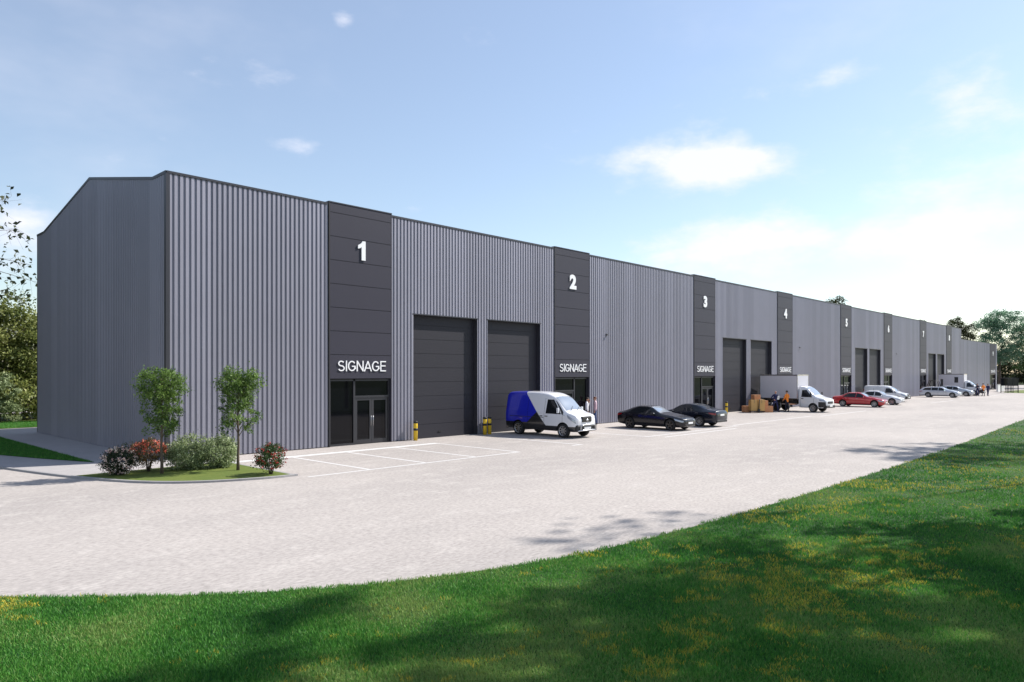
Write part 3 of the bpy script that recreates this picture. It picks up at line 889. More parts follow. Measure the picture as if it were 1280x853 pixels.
# -- blue, black and white delivery van
def livery():
    m, nt, b = base_mat('van_livery')
    L = nt.links.new
    b.inputs['Roughness'].default_value = .28; b.inputs['Coat Weight'].default_value = .8; b.inputs['Coat Roughness'].default_value = .05
    tc = nn(nt, 'ShaderNodeTexCoord'); sp = nn(nt, 'ShaderNodeSeparateXYZ'); L(tc.outputs['Object'], sp.inputs[0])
    def lin(a, bz, c, op='GREATER_THAN'):     # a*y+bz*z > c
        m1 = nn(nt, 'ShaderNodeMath', operation='MULTIPLY'); m1.inputs[1].default_value = a; L(sp.outputs['Y'], m1.inputs[0])
        m2 = nn(nt, 'ShaderNodeMath', operation='MULTIPLY_ADD'); m2.inputs[1].default_value = bz; L(sp.outputs['Z'], m2.inputs[0]); L(m1.outputs[0], m2.inputs[2])
        m3 = nn(nt, 'ShaderNodeMath', operation=op); m3.inputs[1].default_value = c; L(m2.outputs[0], m3.inputs[0]); return m3
    def over(prev, col, fac):
        x = nn(nt, 'ShaderNodeMix', data_type='RGBA')
        if isinstance(prev, tuple): x.inputs['A'].default_value = prev
        else: L(prev, x.inputs['A'])
        x.inputs['B'].default_value = col; L(fac.outputs[0], x.inputs['Factor']); return x.outputs['Result']
    # slanted edge: y = 4.05 at z 2.3 down to y = 2.62 at z .72
    a = lin(1, -.90, 1.50)
    blue = over((.74, .74, .78, 1), (.006, .008, .012, 1), a)
    # blue above a line running the other way
    c = lin(1, 1.2, 4.25)
    c2 = lin(1, -.90, 1.50)
    mm = nn(nt, 'ShaderNodeMath', operation='MULTIPLY'); L(c.outputs[0], mm.inputs[0]); L(c2.outputs[0], mm.inputs[1])
    z1 = lin(0, 1, .72)
    m4 = nn(nt, 'ShaderNodeMath', operation='MULTIPLY'); L(mm.outputs[0], m4.inputs[0]); L(z1.outputs[0], m4.inputs[1])
    out = over(blue, (.004, .012, .42, 1), m4)
    low = lin(0, -1, -.60)
    out = over(out, (.010, .010, .012, 1), low)
    L(out, b.inputs['Base Color'])
    return m
M['livery'] = livery()

def van(name, label, loc, L, W2, H, paint, wheels, wr, big=True, rim=None):
    t = thing(name, label, 'van', loc, 0, None)
    w = W2; k = H/2.4
    if big:
        st = [(0, .42, .84, 1.00, w*.74, w*.64), (.08, .36, .95, 1.16, w*.88, w*.78), (.30, .32, 1.05, 1.28, w*.97, w*.83), (.62, .32, 1.13, 1.37, w*.99, w*.82), (.84, .32, 1.17, 1.49, w, w*.77),
              (1.48, .32, 1.22, 2.10, w, w*.74), (1.9, .32, 1.26, 2.28*k, w, w*.76), (2.6, .32, 1.35, 2.38*k, w, w*.78), (3.4, .32, 1.35, 2.40*k, w, w*.79), (L-.3, .34, 1.35, 2.38*k, w*.99, w*.79), (L-.06, .36, 1.3, 2.32*k, w*.96, w*.77), (L, .40, 1.25, 2.22*k, w*.92, w*.74)]
        ws = (.79, 1.57)
    else:
        st = [(0, .34, .66, .80, w*.70, w*.58), (.08, .30, .74, .90, w*.84, w*.72), (.4, .27, .86, 1.04, w*.96, w*.80), (.85, .27, .96, 1.16, w*.99, w*.80), (1.1, .27, 1.0, 1.28, w, w*.76),
              (1.75, .27, 1.05, 1.74, w, w*.72), (2.1, .27, 1.1, 1.87, w, w*.74), (2.6, .27, 1.1, 1.92, w, w*.77), (3.4, .27, 1.1, 1.92, w, w*.78), (L-.25, .3, 1.1, 1.90, w*.99, w*.77), (L-.05, .32, 1.08, 1.84, w*.96, w*.74), (L, .36, 1.05, 1.74, w*.92, w*.70)]
        ws = (1.02, 1.78)
    B = Body(st, L, .05, 3.)
    B.build(paint, wheels, wr*1.15, t)
    d = ws[0]
    z0 = B.par(d+.5)[1]
    a = d+.20
    zt = B.par(2.2)[2]-.36*k
    B.side_patch('side_window', ((a, z0+.03), (a+1.05, z0+.03), (a+1.02, zt), (a+.62, zt)), M['glass'], t)
    B.side_patch('quarter_light', ((a-.28, z0-.06), (a-.03, z0+.03), (a+.50, zt-.06), (a+.44, zt-.08)), M['plastic'], t, off=.004)
    B.top_patch('windscreen', ws[0]+.02, ws[1], .96, .94, M['glassblue'], t)
    for sd in (-1, 1):
        for y in wheels:
            wx = B.par(y)[3]; wheel(t, sd*(wx-.12), y, wr, .23, rim or M['rim'], 8, sd)
        mb = MB(); mb.box((sd*w*.83-.05, L-.06, .95), (sd*w*.83+.05, L+.01, 1.5), M['tail'], .02); mb.build('tail_light', t)
        mb = MB(); y = a+.12; z = z0+.10; x = B.side_x(y, z)
        mb.box((sd*(x+.13)-.06, y-.05, z-.02), (sd*(x+.13)+.06, y+.07, z+.26), M['pwhite'], .03); mb.tube([(sd*(x-.02), y, z), (sd*(x+.12), y, z+.05)], .025, M['plastic'], 6); mb.build('wing_mirror', t)
    B.side_patch('headlight', ((.06, B.par(.06)[1]-.16), (.52, B.par(.5)[1]-.06), (.62, B.par(.6)[1]+.10), (.10, B.par(.1)[1]-.0)), M['lens'], t, off=.008, n=10, nz=4)
    mb = MB()
    zg = B.par(.1)[1]
    mb.box((-w*.44, -.03, zg-.15), (w*.44, .12, zg+.16), M['plastic'], .05)
    for i in range(4): mb.box((-w*.38, -.042, zg-.12+.055*i), (w*.38, -.025, zg-.10+.055*i), M['rimdark'])
    g = mb.build('grille', t)
    mb = MB(); mb.ell((0, -.045, zg-.03), (.12, .02, .05), M['chrome']); mb.build('badge', g)
    mb = MB(); mb.box((-w*.88, -.05, .34), (w*.88, .34, .70), M['plastic'], .08); mb.build('front_bumper', t)
    mb = MB(); mb.box((-.28, -.075, .47), (.28, -.05, .59), M['plate'], .006); mb.build('number_plate', t)
    mb = MB()
    for y in (a-.10, a+1.16, a+2.35):
        if y < L-.6:
            B.side_patch('door_gap', ((y-.007, .5), (y+.007, .5), (y+.007, B.par(y)[2]-.28), (y-.007, B.par(y)[2]-.28)), M['dark'], t, off=.002, n=1, nz=14)
    B.side_patch('door_rail', ((a+1.2, z0-.20), (L-.35, z0-.20), (L-.35, z0-.17), (a+1.2, z0-.17)), M['plastic'], t, off=.003, n=14, nz=1)
    for y in (a+1.0, a+1.36):
        for sd in (-1, 1):
            x = B.side_x(y, z0-.10); mb = MB(); mb.box((min(sd*x, sd*(x+.03)), y-.09, z0-.13), (max(sd*x, sd*(x+.03)), y+.09, z0-.09), M['plastic'], .006); mb.build('door_handle', t)
    mb = MB()
    B.side_patch('', ((wheels[0]+wr*1.25, .40), (wheels[1]-wr*1.25, .40), (wheels[1]-wr*1.25, .58), (wheels[0]+wr*1.25, .58)), M['plastic'], None, off=.012, n=10, nz=2, mb=mb)
    mb.build('sill_trim', t)
    for y in (ws[0]-.10,):
        mb = MB()
        for sx in (-.45, .1):
            mb.tube([(sx, y, B.top_z(y, sx)+.03), (sx+.5, y+.28, B.top_z(y+.28, sx+.5)+.03)], .012, M['plastic'], 5)
        mb.build('wiper', t)
    return t, B

t, B = van('delivery_van', 'high roofed van, blue and black at the rear, white in front, by a roller door', (29.80, 22.80, 0), 5.05, .95, 2.40, M['livery'], (.86, 4.05), .37)
mb = MB()     # bright nudge bar
mb.tube([(-.78, .06, .36), (-.72, -.08, .40), (-.40, -.13, .42), (.40, -.13, .42), (.72, -.08, .40), (.78, .06, .36)], .035, M['chrome'], 8)
mb.tube([(-.62, -.09, .41), (-.60, -.10, .66), (-.40, -.11, .70), (.40, -.11, .70), (.60, -.10, .66), (.62, -.09, .41)], .028, M['chrome'], 8)
mb.build('nudge_bar', t)
van('small_van', 'plain low white van behind the white saloon, by panel 6', (92.6, 23.55, 0), 4.7, .95, 1.95, M['pwhite'], (.95, 3.95), .33, False)

def box_truck(label, loc, window=False, rz=0., bl=3.6):
    t = thing('box_truck', label, 'truck', loc, rz, 'white box trucks at the roller doors')
    w = 1.0; L = 2.35
    st = [(0, .46, .86, 1.02, w*.72, w*.60), (.08, .40, .94, 1.12, w*.86, w*.74), (.4, .36, 1.06, 1.26, w*.97, w*.82), (.85, .36, 1.16, 1.40, w, w*.80), (1.1, .36, 1.2, 1.56, w, w*.78),
          (1.75, .36, 1.25, 2.14, w, w*.74), (2.0, .36, 1.28, 2.24, w, w*.76), (L-.05, .38, 1.3, 2.27, w*.99, w*.78), (L, .40, 1.3, 2.26, w*.98, w*.77)]
    B = Body(st, L, .05, 3.)
    fw, rw = 1.08, 2.42+bl*.58
    B.build(M['pwhite'], (fw,), .42, t, 'cab')
    B.side_patch('side_window', ((1.16, 1.30), (2.12, 1.30), (2.10, 1.90), (1.74, 1.92)), M['glass'], t)
    B.top_patch('windscreen', 1.02, 1.78, .96, .94, M['glassblue'], t)
    B.side_patch('headlight', ((.06, .93), (.52, 1.00), (.60, 1.14), (.10, 1.06)), M['lens'], t, off=.009, n=10, nz=4)
    B.side_patch('bumper_corner', ((.03, .44), (.62, .44), (.60, .90), (.04, .90)), M['plastic'], t, off=.012)
    for y in (1.02, 2.2):
        B.side_patch('door_gap', ((y-.007, .5), (y+.007, .5), (y+.007, 1.28), (y-.007, 1.28)), M['dark'], t, off=.002, n=1, nz=10)
    for sd in (-1, 1):
        wheel(t, sd*.88, fw, .365, .24, M['rim'], 8, sd, True)
        wheel(t, sd*.90, rw, .365, .40, M['rimdark'], 8, sd, True)
        x = B.side_x(1.3, 1.4); mb = MB(); mb.box((sd*(x+.20)-.05, 1.16, 1.30), (sd*(x+.20)+.05, 1.26, 1.72), M['plastic'], .02); mb.tube([(sd*(x-.02), 1.24, 1.36), (sd*(x+.2), 1.22, 1.40)], .022, M['plastic'], 6); mb.build('wing_mirror', t)
        x = B.side_x(2.0, 1.16); mb = MB(); mb.box((min(sd*x, sd*(x+.03)), 1.92, 1.13), (max(sd*x, sd*(x+.03)), 2.12, 1.19), M['plastic'], .006); mb.build('door_handle', t)
    mb = MB(); mb.box((-.50, -.03, .74), (.50, .12, .96), M['plastic'], .04); mb.build('grille', t)
    mb = MB(); mb.box((-.88, -.06, .38), (.88, .30, .62), M['plastic'], .06); mb.build('front_bumper', t)
    mb = MB(); mb.box((-.27, -.085, .48), (.27, -.06, .60), M['plate'], .006); mb.build('number_plate', t)
    y0, y1, z0, z1 = 2.42, 2.42+bl, 1.08, 3.24
    mb = MB(); mb.box((-1.04, y0, z0), (1.04, y1, z1), M['boxside'], .02); bx = mb.build('box_body', t)
    mb = MB()
    for sd in (-1, 1):
        for y in (y0-.004, y1-.05): mb.box((sd*1.045-.015, y, z0), (sd*1.045+.015, y+.054, z1), M['chrome'])
        mb.box((sd*1.045-.014, y0+.05, z1-.07), (sd*1.045+.014, y1-.05, z1+.012), M['rimdark']); mb.box((sd*1.045-.014, y0+.05, z0-.02), (sd*1.045+.014, y1-.05, z0+.07), M['rimdark'])
    mb.box((-1.03, y1-.05, z1-.06), (1.03, y1+.012, z1+.012), M['chrome']); mb.box((-1.03, y0-.012, z1-.06), (1.03, y0+.05, z1+.012), M['chrome'])
    mb.build('edge_trim', bx)
    if window:
        mb = MB(); mb.box((-1.062, y0+.75, z0+.85), (-1.035, y0+1.25, z0+1.7), M['glass']); mb.build('window', bx)
    mb = MB()
    for sd in (-1, 1): mb.box((sd*.42-.05, 1.9, .72), (sd*.42+.05, y1, .94), M['plastic'])
    for y in [2.8+.7*i for i in range(int((bl-.4)/.7)+1)]: mb.box((-1.0, y-.05, .94), (1.0, y+.05, 1.07), M['plastic'])
    mb.box((-.9, y1-.12, .55), (.9, y1-.02, .70), M['plastic'])
    mb.build('chassis', t)
    mb = MB()
    for sd in (-1, 1):
        a, b = sorted((sd*.62, sd*.98)); mb.box((a, 2.55, .62), (b, 3.15, .98), M['plastic'], .04)
        a, b = sorted((sd*.96, sd*1.0)); mb.box((a, 2.5, .60), (b, 3.9, .70), M['chrome']); 
        pts = [(rw-.52, .60), (rw-.46, .86), (rw-.25, 1.0), (rw+.25, 1.0), (rw+.46, .86), (rw+.52, .60)]
        a, b = sorted((sd*.70, sd*1.02))
        for (ya, za), (yb_, zb_) in zip(pts, pts[1:]):
            mb.add([(a, ya, za), (b, ya, za), (b, yb_, zb_), (a, yb_, zb_), (a, ya, za+.015), (b, ya, za+.015), (b, yb_, zb_+.015), (a, yb_, zb_+.015)], [(0, 1, 2, 3), (4, 7, 6, 5), (0, 4, 5, 1), (2, 6, 7, 3), (0, 3, 7, 4), (1, 5, 6, 2)], M['plastic'])
    mb.build('side_guard', t)
    return t
box_truck('white box truck with a tall plain body behind the two men and cartons', (63.55, 22.25, 0), False, R(-4), 3.55)
box_truck('white box truck with a dark window in its body, behind the forklift', (126.4, 21.9, 0), True, 0., 3.4)

# forklift in front of the far truck
t = thing('forklift', 'small orange forklift with a dark overhead guard behind the silver cars', 'forklift', (121.8, 27.5, 0), 0)
mb = MB(); mb.box((-.55, -.9, .25), (.55, .9, .95), M['orangemetal'], .06); mb.box((-.5, .45, .95), (.5, .95, 1.25), M['orangemetal'], .08); mb.build('body', t)
mb = MB()
for sx in (-.5, .5):
    mb.tube([(sx, -.85, .9), (sx, -.55, 2.2), (sx, .55, 2.25), (sx, .9, 1.2)], .05, M['mesh'], 8)
    mb.tube([(sx, -.1, .95), (sx, -.02, 2.2)], .04, M['mesh'], 8)
for y in (-.5, -.15, .2, .5): mb.tube([(-.5, y, 2.22), (.5, y, 2.22)], .03, M['mesh'], 6)
mb.build('overhead_guard', t)
mb = MB()
for sx in (-.35, .35): mb.box((sx-.06, -1.1, .1), (sx+.06, -.95, 2.5), M['mesh'])
for z in (.4, 1.3, 2.4): mb.box((-.35, -1.08, z), (.35, -1.0, z+.1), M['mesh'])
mb.build('mast', t)
for sx in (-.28, .28):
    mb = MB(); mb.box((sx-.06, -2.1, .10), (sx+.06, -1.1, .15), M['mesh']); mb.box((sx-.06, -1.15, .15), (sx+.06, -1.1, .7), M['mesh']); mb.build('fork', t)
mb = MB(); mb.box((-.3, -.1, .95), (.3, .4, 1.1), M['plastic'], .04); mb.box((-.3, .32, 1.05), (.3, .44, 1.55), M['plastic'], .04); mb.build('seat', t)
for sx in (-1, 1):
    for y, r in ((-.6, .32), (.65, .26)): wheel(t, sx*.48, y, r, .22, M['rim'], 6, sx)

# ------------------------------------------------------------------ people
def person(label, loc, rz, top, legs, hair, arms, stride=0., height=1.78, bald=False, sleeve=None, lean=0., nod=0., group='people standing in the yard'):
    """arms: ((elbow),(wrist)) for left(+x) and right(-x); figure faces -Y"""
    V = []; E = []; Rr = []; tags = []
    def v(p, r): V.append(Vector(p)); Rr.append(r if hasattr(r, '__len__') else (r, r)); return len(V)-1
    def e(a, b, t): E.append((a, b)); tags.append((a, b, t))
    ly = lean
    pel = v((0, 0, .97), (.165, .125)); bel = v((0, ly*.4, 1.13), (.158, .118)); che = v((0, ly*.8, 1.32), (.180, .128)); upc = v((0, ly, 1.44), (.10, .085))
    nec = v((0, ly-.01, 1.515), (.052, .055)); chin = v((0, ly-.035-nod*.4, 1.585), (.062, .078)); hd = v((0, ly-.03-nod*.7, 1.665), (.078, .098)); tp = v((0, ly-.02-nod, 1.735), (.060, .075))
    e(pel, bel, 'top'); e(bel, che, 'top'); e(che, upc, 'top'); e(upc, nec, 'skin'); e(nec, chin, 'skin'); e(chin, hd, 'skin'); e(hd, tp, 'skin')
    for sd, st, (el, wr) in ((1, stride, arms[0]), (-1, -stride, arms[1])):
        hip = v((sd*.09, 0, .90), (.095, .10)); kn = v((sd*.105, -st*.45-.015, .50), .062); an = v((sd*.11, -st*.8+.02, .10), .042)
        he = v((sd*.112, -st*.8+.03, .045), (.042, .04)); to = v((sd*.13, -st*.8-.16, .035), (.042, .03))
        e(pel, hip, 'legs'); e(hip, kn, 'legs'); e(kn, an, 'legs'); e(an, he, 'shoe'); e(he, to, 'shoe')
        sh = v((sd*.185, ly, 1.425), .074); eb = v((sd*el[0], el[1]+ly, el[2]), .054); w_ = v((sd*wr[0], wr[1]+ly, wr[2]), .031)
        e(upc, sh, 'top'); e(sh, eb, 'top'); e(eb, w_, sleeve or 'top')
        d = (V[w_]-V[eb]).normalized(); pa = v(V[w_]+d*.06, (.036, .022)); e(w_, pa, 'skin')
        sidev = d.cross(Vector((1, 0, 0)));  sidev = sidev.normalized() if sidev.length > .1 else Vector((0, 1, 0))
        inn = sidev.cross(d)*(-sd)
        for j, ln in enumerate((.062, .072, .068, .052)):
            o_ = sidev*(.024-.016*j)
            a1 = v(V[pa]+d*.035+o_, .0095); a2 = v(V[pa]+d*(.035+ln*.55)+o_+inn*.008, .0085); a3 = v(V[pa]+d*(.035+ln*.95)+o_+inn*.028, .0075)
            e(pa, a1, 'skin'); e(a1, a2, 'skin'); e(a2, a3, 'skin')
        t1 = v(V[w_]+d*.045+sidev*.038, .0105); t2 = v(V[w_]+d*.085+sidev*.055+inn*.012, .009); e(w_, t1, 'skin'); e(t1, t2, 'skin')
    me = D.meshes.new('person'); me.from_pydata([tuple(p) for p in V], E, []); me.update()
    o = D.objects.new('person', me); COL.objects.link(o)
    md = o.modifiers.new('s', 'SKIN'); md.use_smooth_shade = True; md.branch_smoothing = .4
    sv = me.skin_vertices[0].data
    for i, r in enumerate(Rr): sv[i].radius = r; sv[i].use_root = (i == 0)
    sb = o.modifiers.new('u', 'SUBSURF'); sb.levels = 1; sb.render_levels = 1
    bm_ = applied(o); D.objects.remove(o)
    mats = {'top': top, 'legs': legs, 'skin': M['skin'], 'shoe': M['shoe']}
    mb = MB()
    vv = [x.co.copy() for x in bm_.vertices]
    by = {}
    for p in bm_.polygons:
        c = p.center; best = None; bd = 9
        for a, b, tg in tags:
            A, Bv = V[a], V[b]; ab = Bv-A; u = max(0, min(1, (c-A).dot(ab)/ab.length_squared)); q = (c-A-ab*u).length-Rr[a][0]*(1-u)-Rr[b][0]*u
            if q < bd: bd = q; best = tg
        by.setdefault(best, []).append(tuple(p.vertices))
    first = True
    allf = []; allm = []
    for tg, fl in by.items():
        for f in fl: allf.append(f); allm.append(mb.mi(mats[tg]))
    mb.v = [tuple(x) for x in vv]; mb.f = allf; mb.m = allm; mb.sm = [True]*len(allf)
    hc = V[hd]
    mb.ell(hc+Vector((0, -.100, -.012)), (.014, .022, .024), M['skin'], None, 8, 6)
    for sd in (-1, 1):
        mb.ell(hc+Vector((sd*.030, -.090, .014)), (.013, .008, .008), M['hair'], None, 8, 6)
        mb.ell(hc+Vector((sd*.080, .005, -.005)), (.012, .024, .034), M['skin'], None, 8, 6)
    mb.ell(hc+Vector((0, -.090, -.052)), (.024, .008, .006), M['cardboard2'], None, 8, 5)
    o = mb.build('person'); D.meshes.remove(bm_)
    o.location = loc; o.rotation_euler = (0, 0, rz)
    s = height/1.80; o.scale = (s, s, s)
    tag(o, label, 'person', group)
    if not bald:
        hb = MB()
        vs = []; fs = []
        nu, nv = 16, 7
        for i in range(nv+1):
            a = math.pi*.62*i/nv
            for k in range(nu):
                q = 2*math.pi*k/nu
                back = .5+.5*math.sin(q)        # +Y = back of head
                aa = a*(.62+.38*back)
                vs.append(hc+Vector((.090*math.sin(aa)*math.cos(q), .004+.112*math.sin(aa)*math.sin(q), .006+.108*math.cos(aa))))
        for i in range(nv):
            for k in range(nu): fs.append((i*nu+k, i*nu+(k+1) % nu, (i+1)*nu+(k+1) % nu, (i+1)*nu+k))
        hb.add(vs, fs, hair, True); hb.build('hair', o)
    return o
HANG = ((.24, .02, 1.16), (.25, -.04, .92))
HIP = ((.36, .06, 1.20), (.20, -.06, 1.04))
HOLD = ((.25, .02, 1.18), (.12, -.26, 1.22))
PHONE = ((.25, -.10, 1.19), (.11, -.16, 1.44))
OUT = ((.31, .03, 1.18), (.30, -.12, .99))
person('man in a white shirt, hand to his face, half hidden behind the blue van', (36.55, 27.95, 0), R(40), M['wshirt'], M['trouser'], M['hair'], (PHONE, HANG), .05, 1.86, nod=.02)
person('auburn haired person in pink shirt and blue jeans right of panel 2', (37.55, 28.02, 0), R(222), M['pshirt'], M['jeans'], M['hairred'], (HANG, HANG), .10, 1.88)
person('bald man in navy overalls holding a white paper beside the cartons', (60.85, 25.95, 0), R(-25), M['navy'], M['navy'], M['hair'], (HOLD, HIP), .28, 1.88, True)
person('man in an orange hi-vis top seen from behind beside the large box truck', (61.65, 25.25, 0), R(165), M['orange'], M['trouser'], M['hair'], (OUT, HOLD), .08, 1.90)
person('worker in dark navy clothes, left of the orange one at the far truck', (123.0, 22.15, 0), R(-60), M['navyd'], M['navy'], M['hair'], (HANG, HOLD), .12, 1.88)
person('worker in an orange hi-vis top between two navy figures at the far truck', (123.4, 21.5, 0), R(150), M['orange'], M['trouser'], M['hair'], (OUT, OUT), .1, 1.92)
person('worker in blue navy overalls, right of the orange one at the far truck', (124.7, 21.15, 0), R(60), M['navy'], M['navy'], M['hair'], (HOLD, HANG), .1, 1.84)
mb = MB(); mb.box((-.11, -.012, -.15), (.11, .012, .15), M['paper']); o = mb.build('document'); o.location = (60.70, 25.62, 1.24); o.rotation_euler = (R(15), 0, R(-25))
tag(o, 'white paper held by the bald man in overalls', 'paper')

# ------------------------------------------------------------------ cartons on the pallet truck
GB = 'cardboard boxes by the box truck'
def carton(label, c, s, mat, rz=0.):
    t = thing('cardboard_box', label, 'box', c, rz, GB)
    x, y, z = s
    mb = MB(); mb.box((-x/2, -y/2, 0), (x/2, y/2, z), mat, .012); mb.build('carton', t)
    mb = MB()
    mb.box((-.03, -y/2-.003, z*.7), (.03, -y/2+.004, z), M['tape']); mb.box((-.03, -y/2, z-.004), (.03, y/2, z+.003), M['tape']); mb.box((-x/2-.003, -.03, z*.7), (-x/2+.004, .03, z), M['tape'])
    mb.build('tape', t)
carton('left one of the two tall tan cartons on the pallet truck', (58.62, 26.95, .16), (.56, .60, .94), M['cardboard'], R(-43))
carton('right one of the two tall tan cartons on the pallet truck', (59.06, 26.50, .16), (.56, .60, .94), M['cardboard'], R(-43))
carton('brown carton resting on top of the tall tan cartons', (59.15, 26.95, 1.10), (.62, .50, .42), M['cardboard2'], R(-30))
carton('small brown carton on the ground left of the tan cartons', (58.75, 27.6, 0), (.60, .55, .55), M['cardboard2'], R(-35))
carton('brown carton on the ground between the tan cartons and the bald man', (59.95, 26.25, 0), (.74, .55, .56), M['cardboard2'], R(-40))
carton('brown carton stacked on another one right of the tan cartons', (59.75, 26.5, .56), (.58, .50, .46), M['cardboard2'], R(-44))
t = thing('pallet_truck', 'dark hand pallet truck with an upright handle under the tan cartons', 'pallet truck', (58.85, 26.7, 0), R(-43))
mb = MB()
mb.box((-.62, -.22, .08), (.62, -.10, .155), M['mesh']); mb.box((-.62, .10, .08), (.62, .22, .155), M['mesh']); mb.box((-.10, -.36, .08), (.10, .22, .155), M['mesh'])
mb.build('fork', t)
mb = MB(); mb.tube([(0, -.38, .15), (0, -.46, .6), (0, -.52, 1.12)], .035, M['mesh'], 8); mb.tube([(-.16, -.53, 1.16), (.16, -.53, 1.16)], .022, M['mesh'], 6); mb.box((-.10, -.46, .05), (.10, -.34, .32), M['mesh'], .02); mb.build('handle', t)
mb = MB(); mb.lathe([(0, -.07), (.08, -.07), (.08, .07), (0, .07)], M['black'], 16, 'x', (0, -.42, .08)); mb.build('wheel', t)

# ------------------------------------------------------------------ far end: shelter, low wall
t = thing('shelter', 'dark barred shelter with smoked upper sheets at the far end of the yard', 'shelter', (147.6, 21.9, 0), R(-43))
t.scale = (.80, 1, 1)
for sx in (-1.15, 0, 1.15):
    for sy in (-.8, .8):
        mb = MB(); mb.box((sx-.05, sy-.05, 0), (sx+.05, sy+.05, 2.45), M['mesh']); mb.build('post', t)
mb = MB(); mb.box((-1.25, -.9, 2.45), (1.25, .9, 2.55), M['mesh']); mb.build('roof', t)
for sy in (-.8, .8):
    mb = MB(); mb.box((-1.10, sy-.01, 1.2), (1.10, sy+.01, 2.42), M['tint']); mb.build('sheet', t)
    mb = MB()
    for i in range(9): mb.tube([(-1.0+.25*i, sy, .15), (-1.0+.25*i, sy, 1.2)], .018, M['mesh'], 6)
    mb.tube([(-1.1, sy, .2), (1.1, sy, .2)], .025, M['mesh'], 6)
    mb.build('bars', t)
mb = MB(); mb.box((-3.2, -.12, 0), (3.2, .12, 1.28), M['whitewall'], .02); mb.box((-3.24, -.16, 1.28), (3.24, .16, 1.34), M['pave'], .01)
o = mb.build('low_wall'); o.location = (157.6, 24.75, 0); o.rotation_euler = (0, 0, R(0)); tag(o, 'white low wall between panel 9 and the dark shelter', 'wall')

# ------------------------------------------------------------------ vegetation
def leaves_mesh(name, C, size, mat, tint, up=.35, aspect=.5, parent=None, seed=1):
    g = np.random.default_rng(seed); n = len(C)
    size = np.broadcast_to(np.asarray(size, float), (n,))*g.uniform(.7, 1.25, n)
    a = g.normal(size=(n, 3)); a[:, 2] -= .25; a /= np.linalg.norm(a, axis=1)[:, None]
    b = g.normal(size=(n, 3)); b[:, 2] += up*2
    nrm = b - (b*a).sum(1)[:, None]*a; nrm /= np.linalg.norm(nrm, axis=1)[:, None]
    s = np.cross(a, nrm)
    L = size[:, None]; Wd = L*aspect
    fold = nrm*Wd*.25
    v = np.stack([C-a*L*.5, C+s*Wd*.5+fold, C+a*L*.5-nrm*L*.08, C-s*Wd*.5+fold], 1).reshape(-1, 3)
    me = D.meshes.new(name)
    me.vertices.add(4*n); me.vertices.foreach_set('co', v.ravel())
    me.loops.add(4*n); me.loops.foreach_set('vertex_index', np.arange(4*n, dtype=np.int32))
    me.polygons.add(n); me.polygons.foreach_set('loop_start', np.arange(0, 4*n, 4, dtype=np.int32))
    try: me.polygons.foreach_set('loop_total', np.full(n, 4, dtype=np.int32))
    except Exception: pass
    at = me.attributes.new('tint', 'FLOAT', 'POINT'); at.data.foreach_set('value', np.repeat(np.clip(tint, 0, 1), 4).astype(np.float32))
    me.materials.append(mat); me.update(); me.validate()
    return link(name, me, parent)

def tree(name, label, loc, H, clumps, n, leaf, mat, r0, group=None, seed=1, shell=.5, aspect=.5, limb_r=.35, trunk_top=None, split_leaves=None):
    """clumps: list of (x,y,z,rx,rz) relative to base. Trunk, limbs to each clump, leaves through each clump's volume"""
    g = np.random.default_rng(seed)
    t = thing(name, label, 'tree', loc, 0, group)
    mb = MB()
    tt = trunk_top or H*.8
    tp = [Vector((0, 0, -.1))]
    k = 7
    for i in range(1, k+1):
        tp.append(Vector((g.normal()*r0*.5*i/k*1.2, g.normal()*r0*.5*i/k*1.2, tt*i/k)))
    mb.tube(tp, [r0*(1.25 if i == 0 else 1)*(1-.82*i/k) for i in range(k+1)], M['bark'], 9)
    for (x, y, z, rx, rz) in clumps:
        zc = max(.12*H, min(z-.55*math.hypot(x, y)-rz*.3, tt*.95))
        f = zc/tt; i = min(int(f*k), k-1); u = f*k-i
        s = tp[i].lerp(tp[i+1], u); e_ = Vector((x, y, z)); mid = s.lerp(e_, .5)+Vector((g.normal()*.06*H*.2, g.normal()*.06*H*.2, .04*H))
        ra = max(.008, r0*limb_r*(1-.7*f))
        mb.tube([s, s.lerp(mid, .5)+Vector((0, 0, .01*H)), mid, e_], [ra, ra*.8, ra*.6, ra*.2], M['bark'], 6)
        for q in range(3):
            dd = Vector(g.normal(size=3))*rx*.7; mb.tube([mid.lerp(e_, .4+.2*q), e_+dd], [ra*.35, ra*.08], M['bark'], 4)
    mb.build('trunk', t)
    vol = np.array([c[3]**2*c[4] for c in clumps]); cnt = np.maximum(1, (n*vol**.8/(vol**.8).sum()).astype(int))
    P = []; T = []
    for (x, y, z, rx, rz), m in zip(clumps, cnt):
        # sub-tufts inside the clump give ragged edges and gaps
        nt_ = max(4, m//45)
        d = g.normal(size=(nt_, 3)); d /= np.linalg.norm(d, axis=1)[:, None]
        rad = g.uniform(shell, 1., nt_)**.7
        tc = d*rad[:, None]*np.array([rx, rx, rz])
        idx = g.integers(0, nt_, m)
        p = tc[idx]+g.normal(size=(m, 3))*np.array([rx, rx, rz])*.20
        P.append(p+np.array([x, y, z]))
        T.append(np.clip(g.normal(.42, .20, m)+g.normal(0, .16, nt_)[idx], 0, 1))
    P = np.concatenate(P); T = np.concatenate(T)
    leaves_mesh('crown', P, leaf, mat, T, aspect=aspect, parent=t, seed=seed+5)
    return t

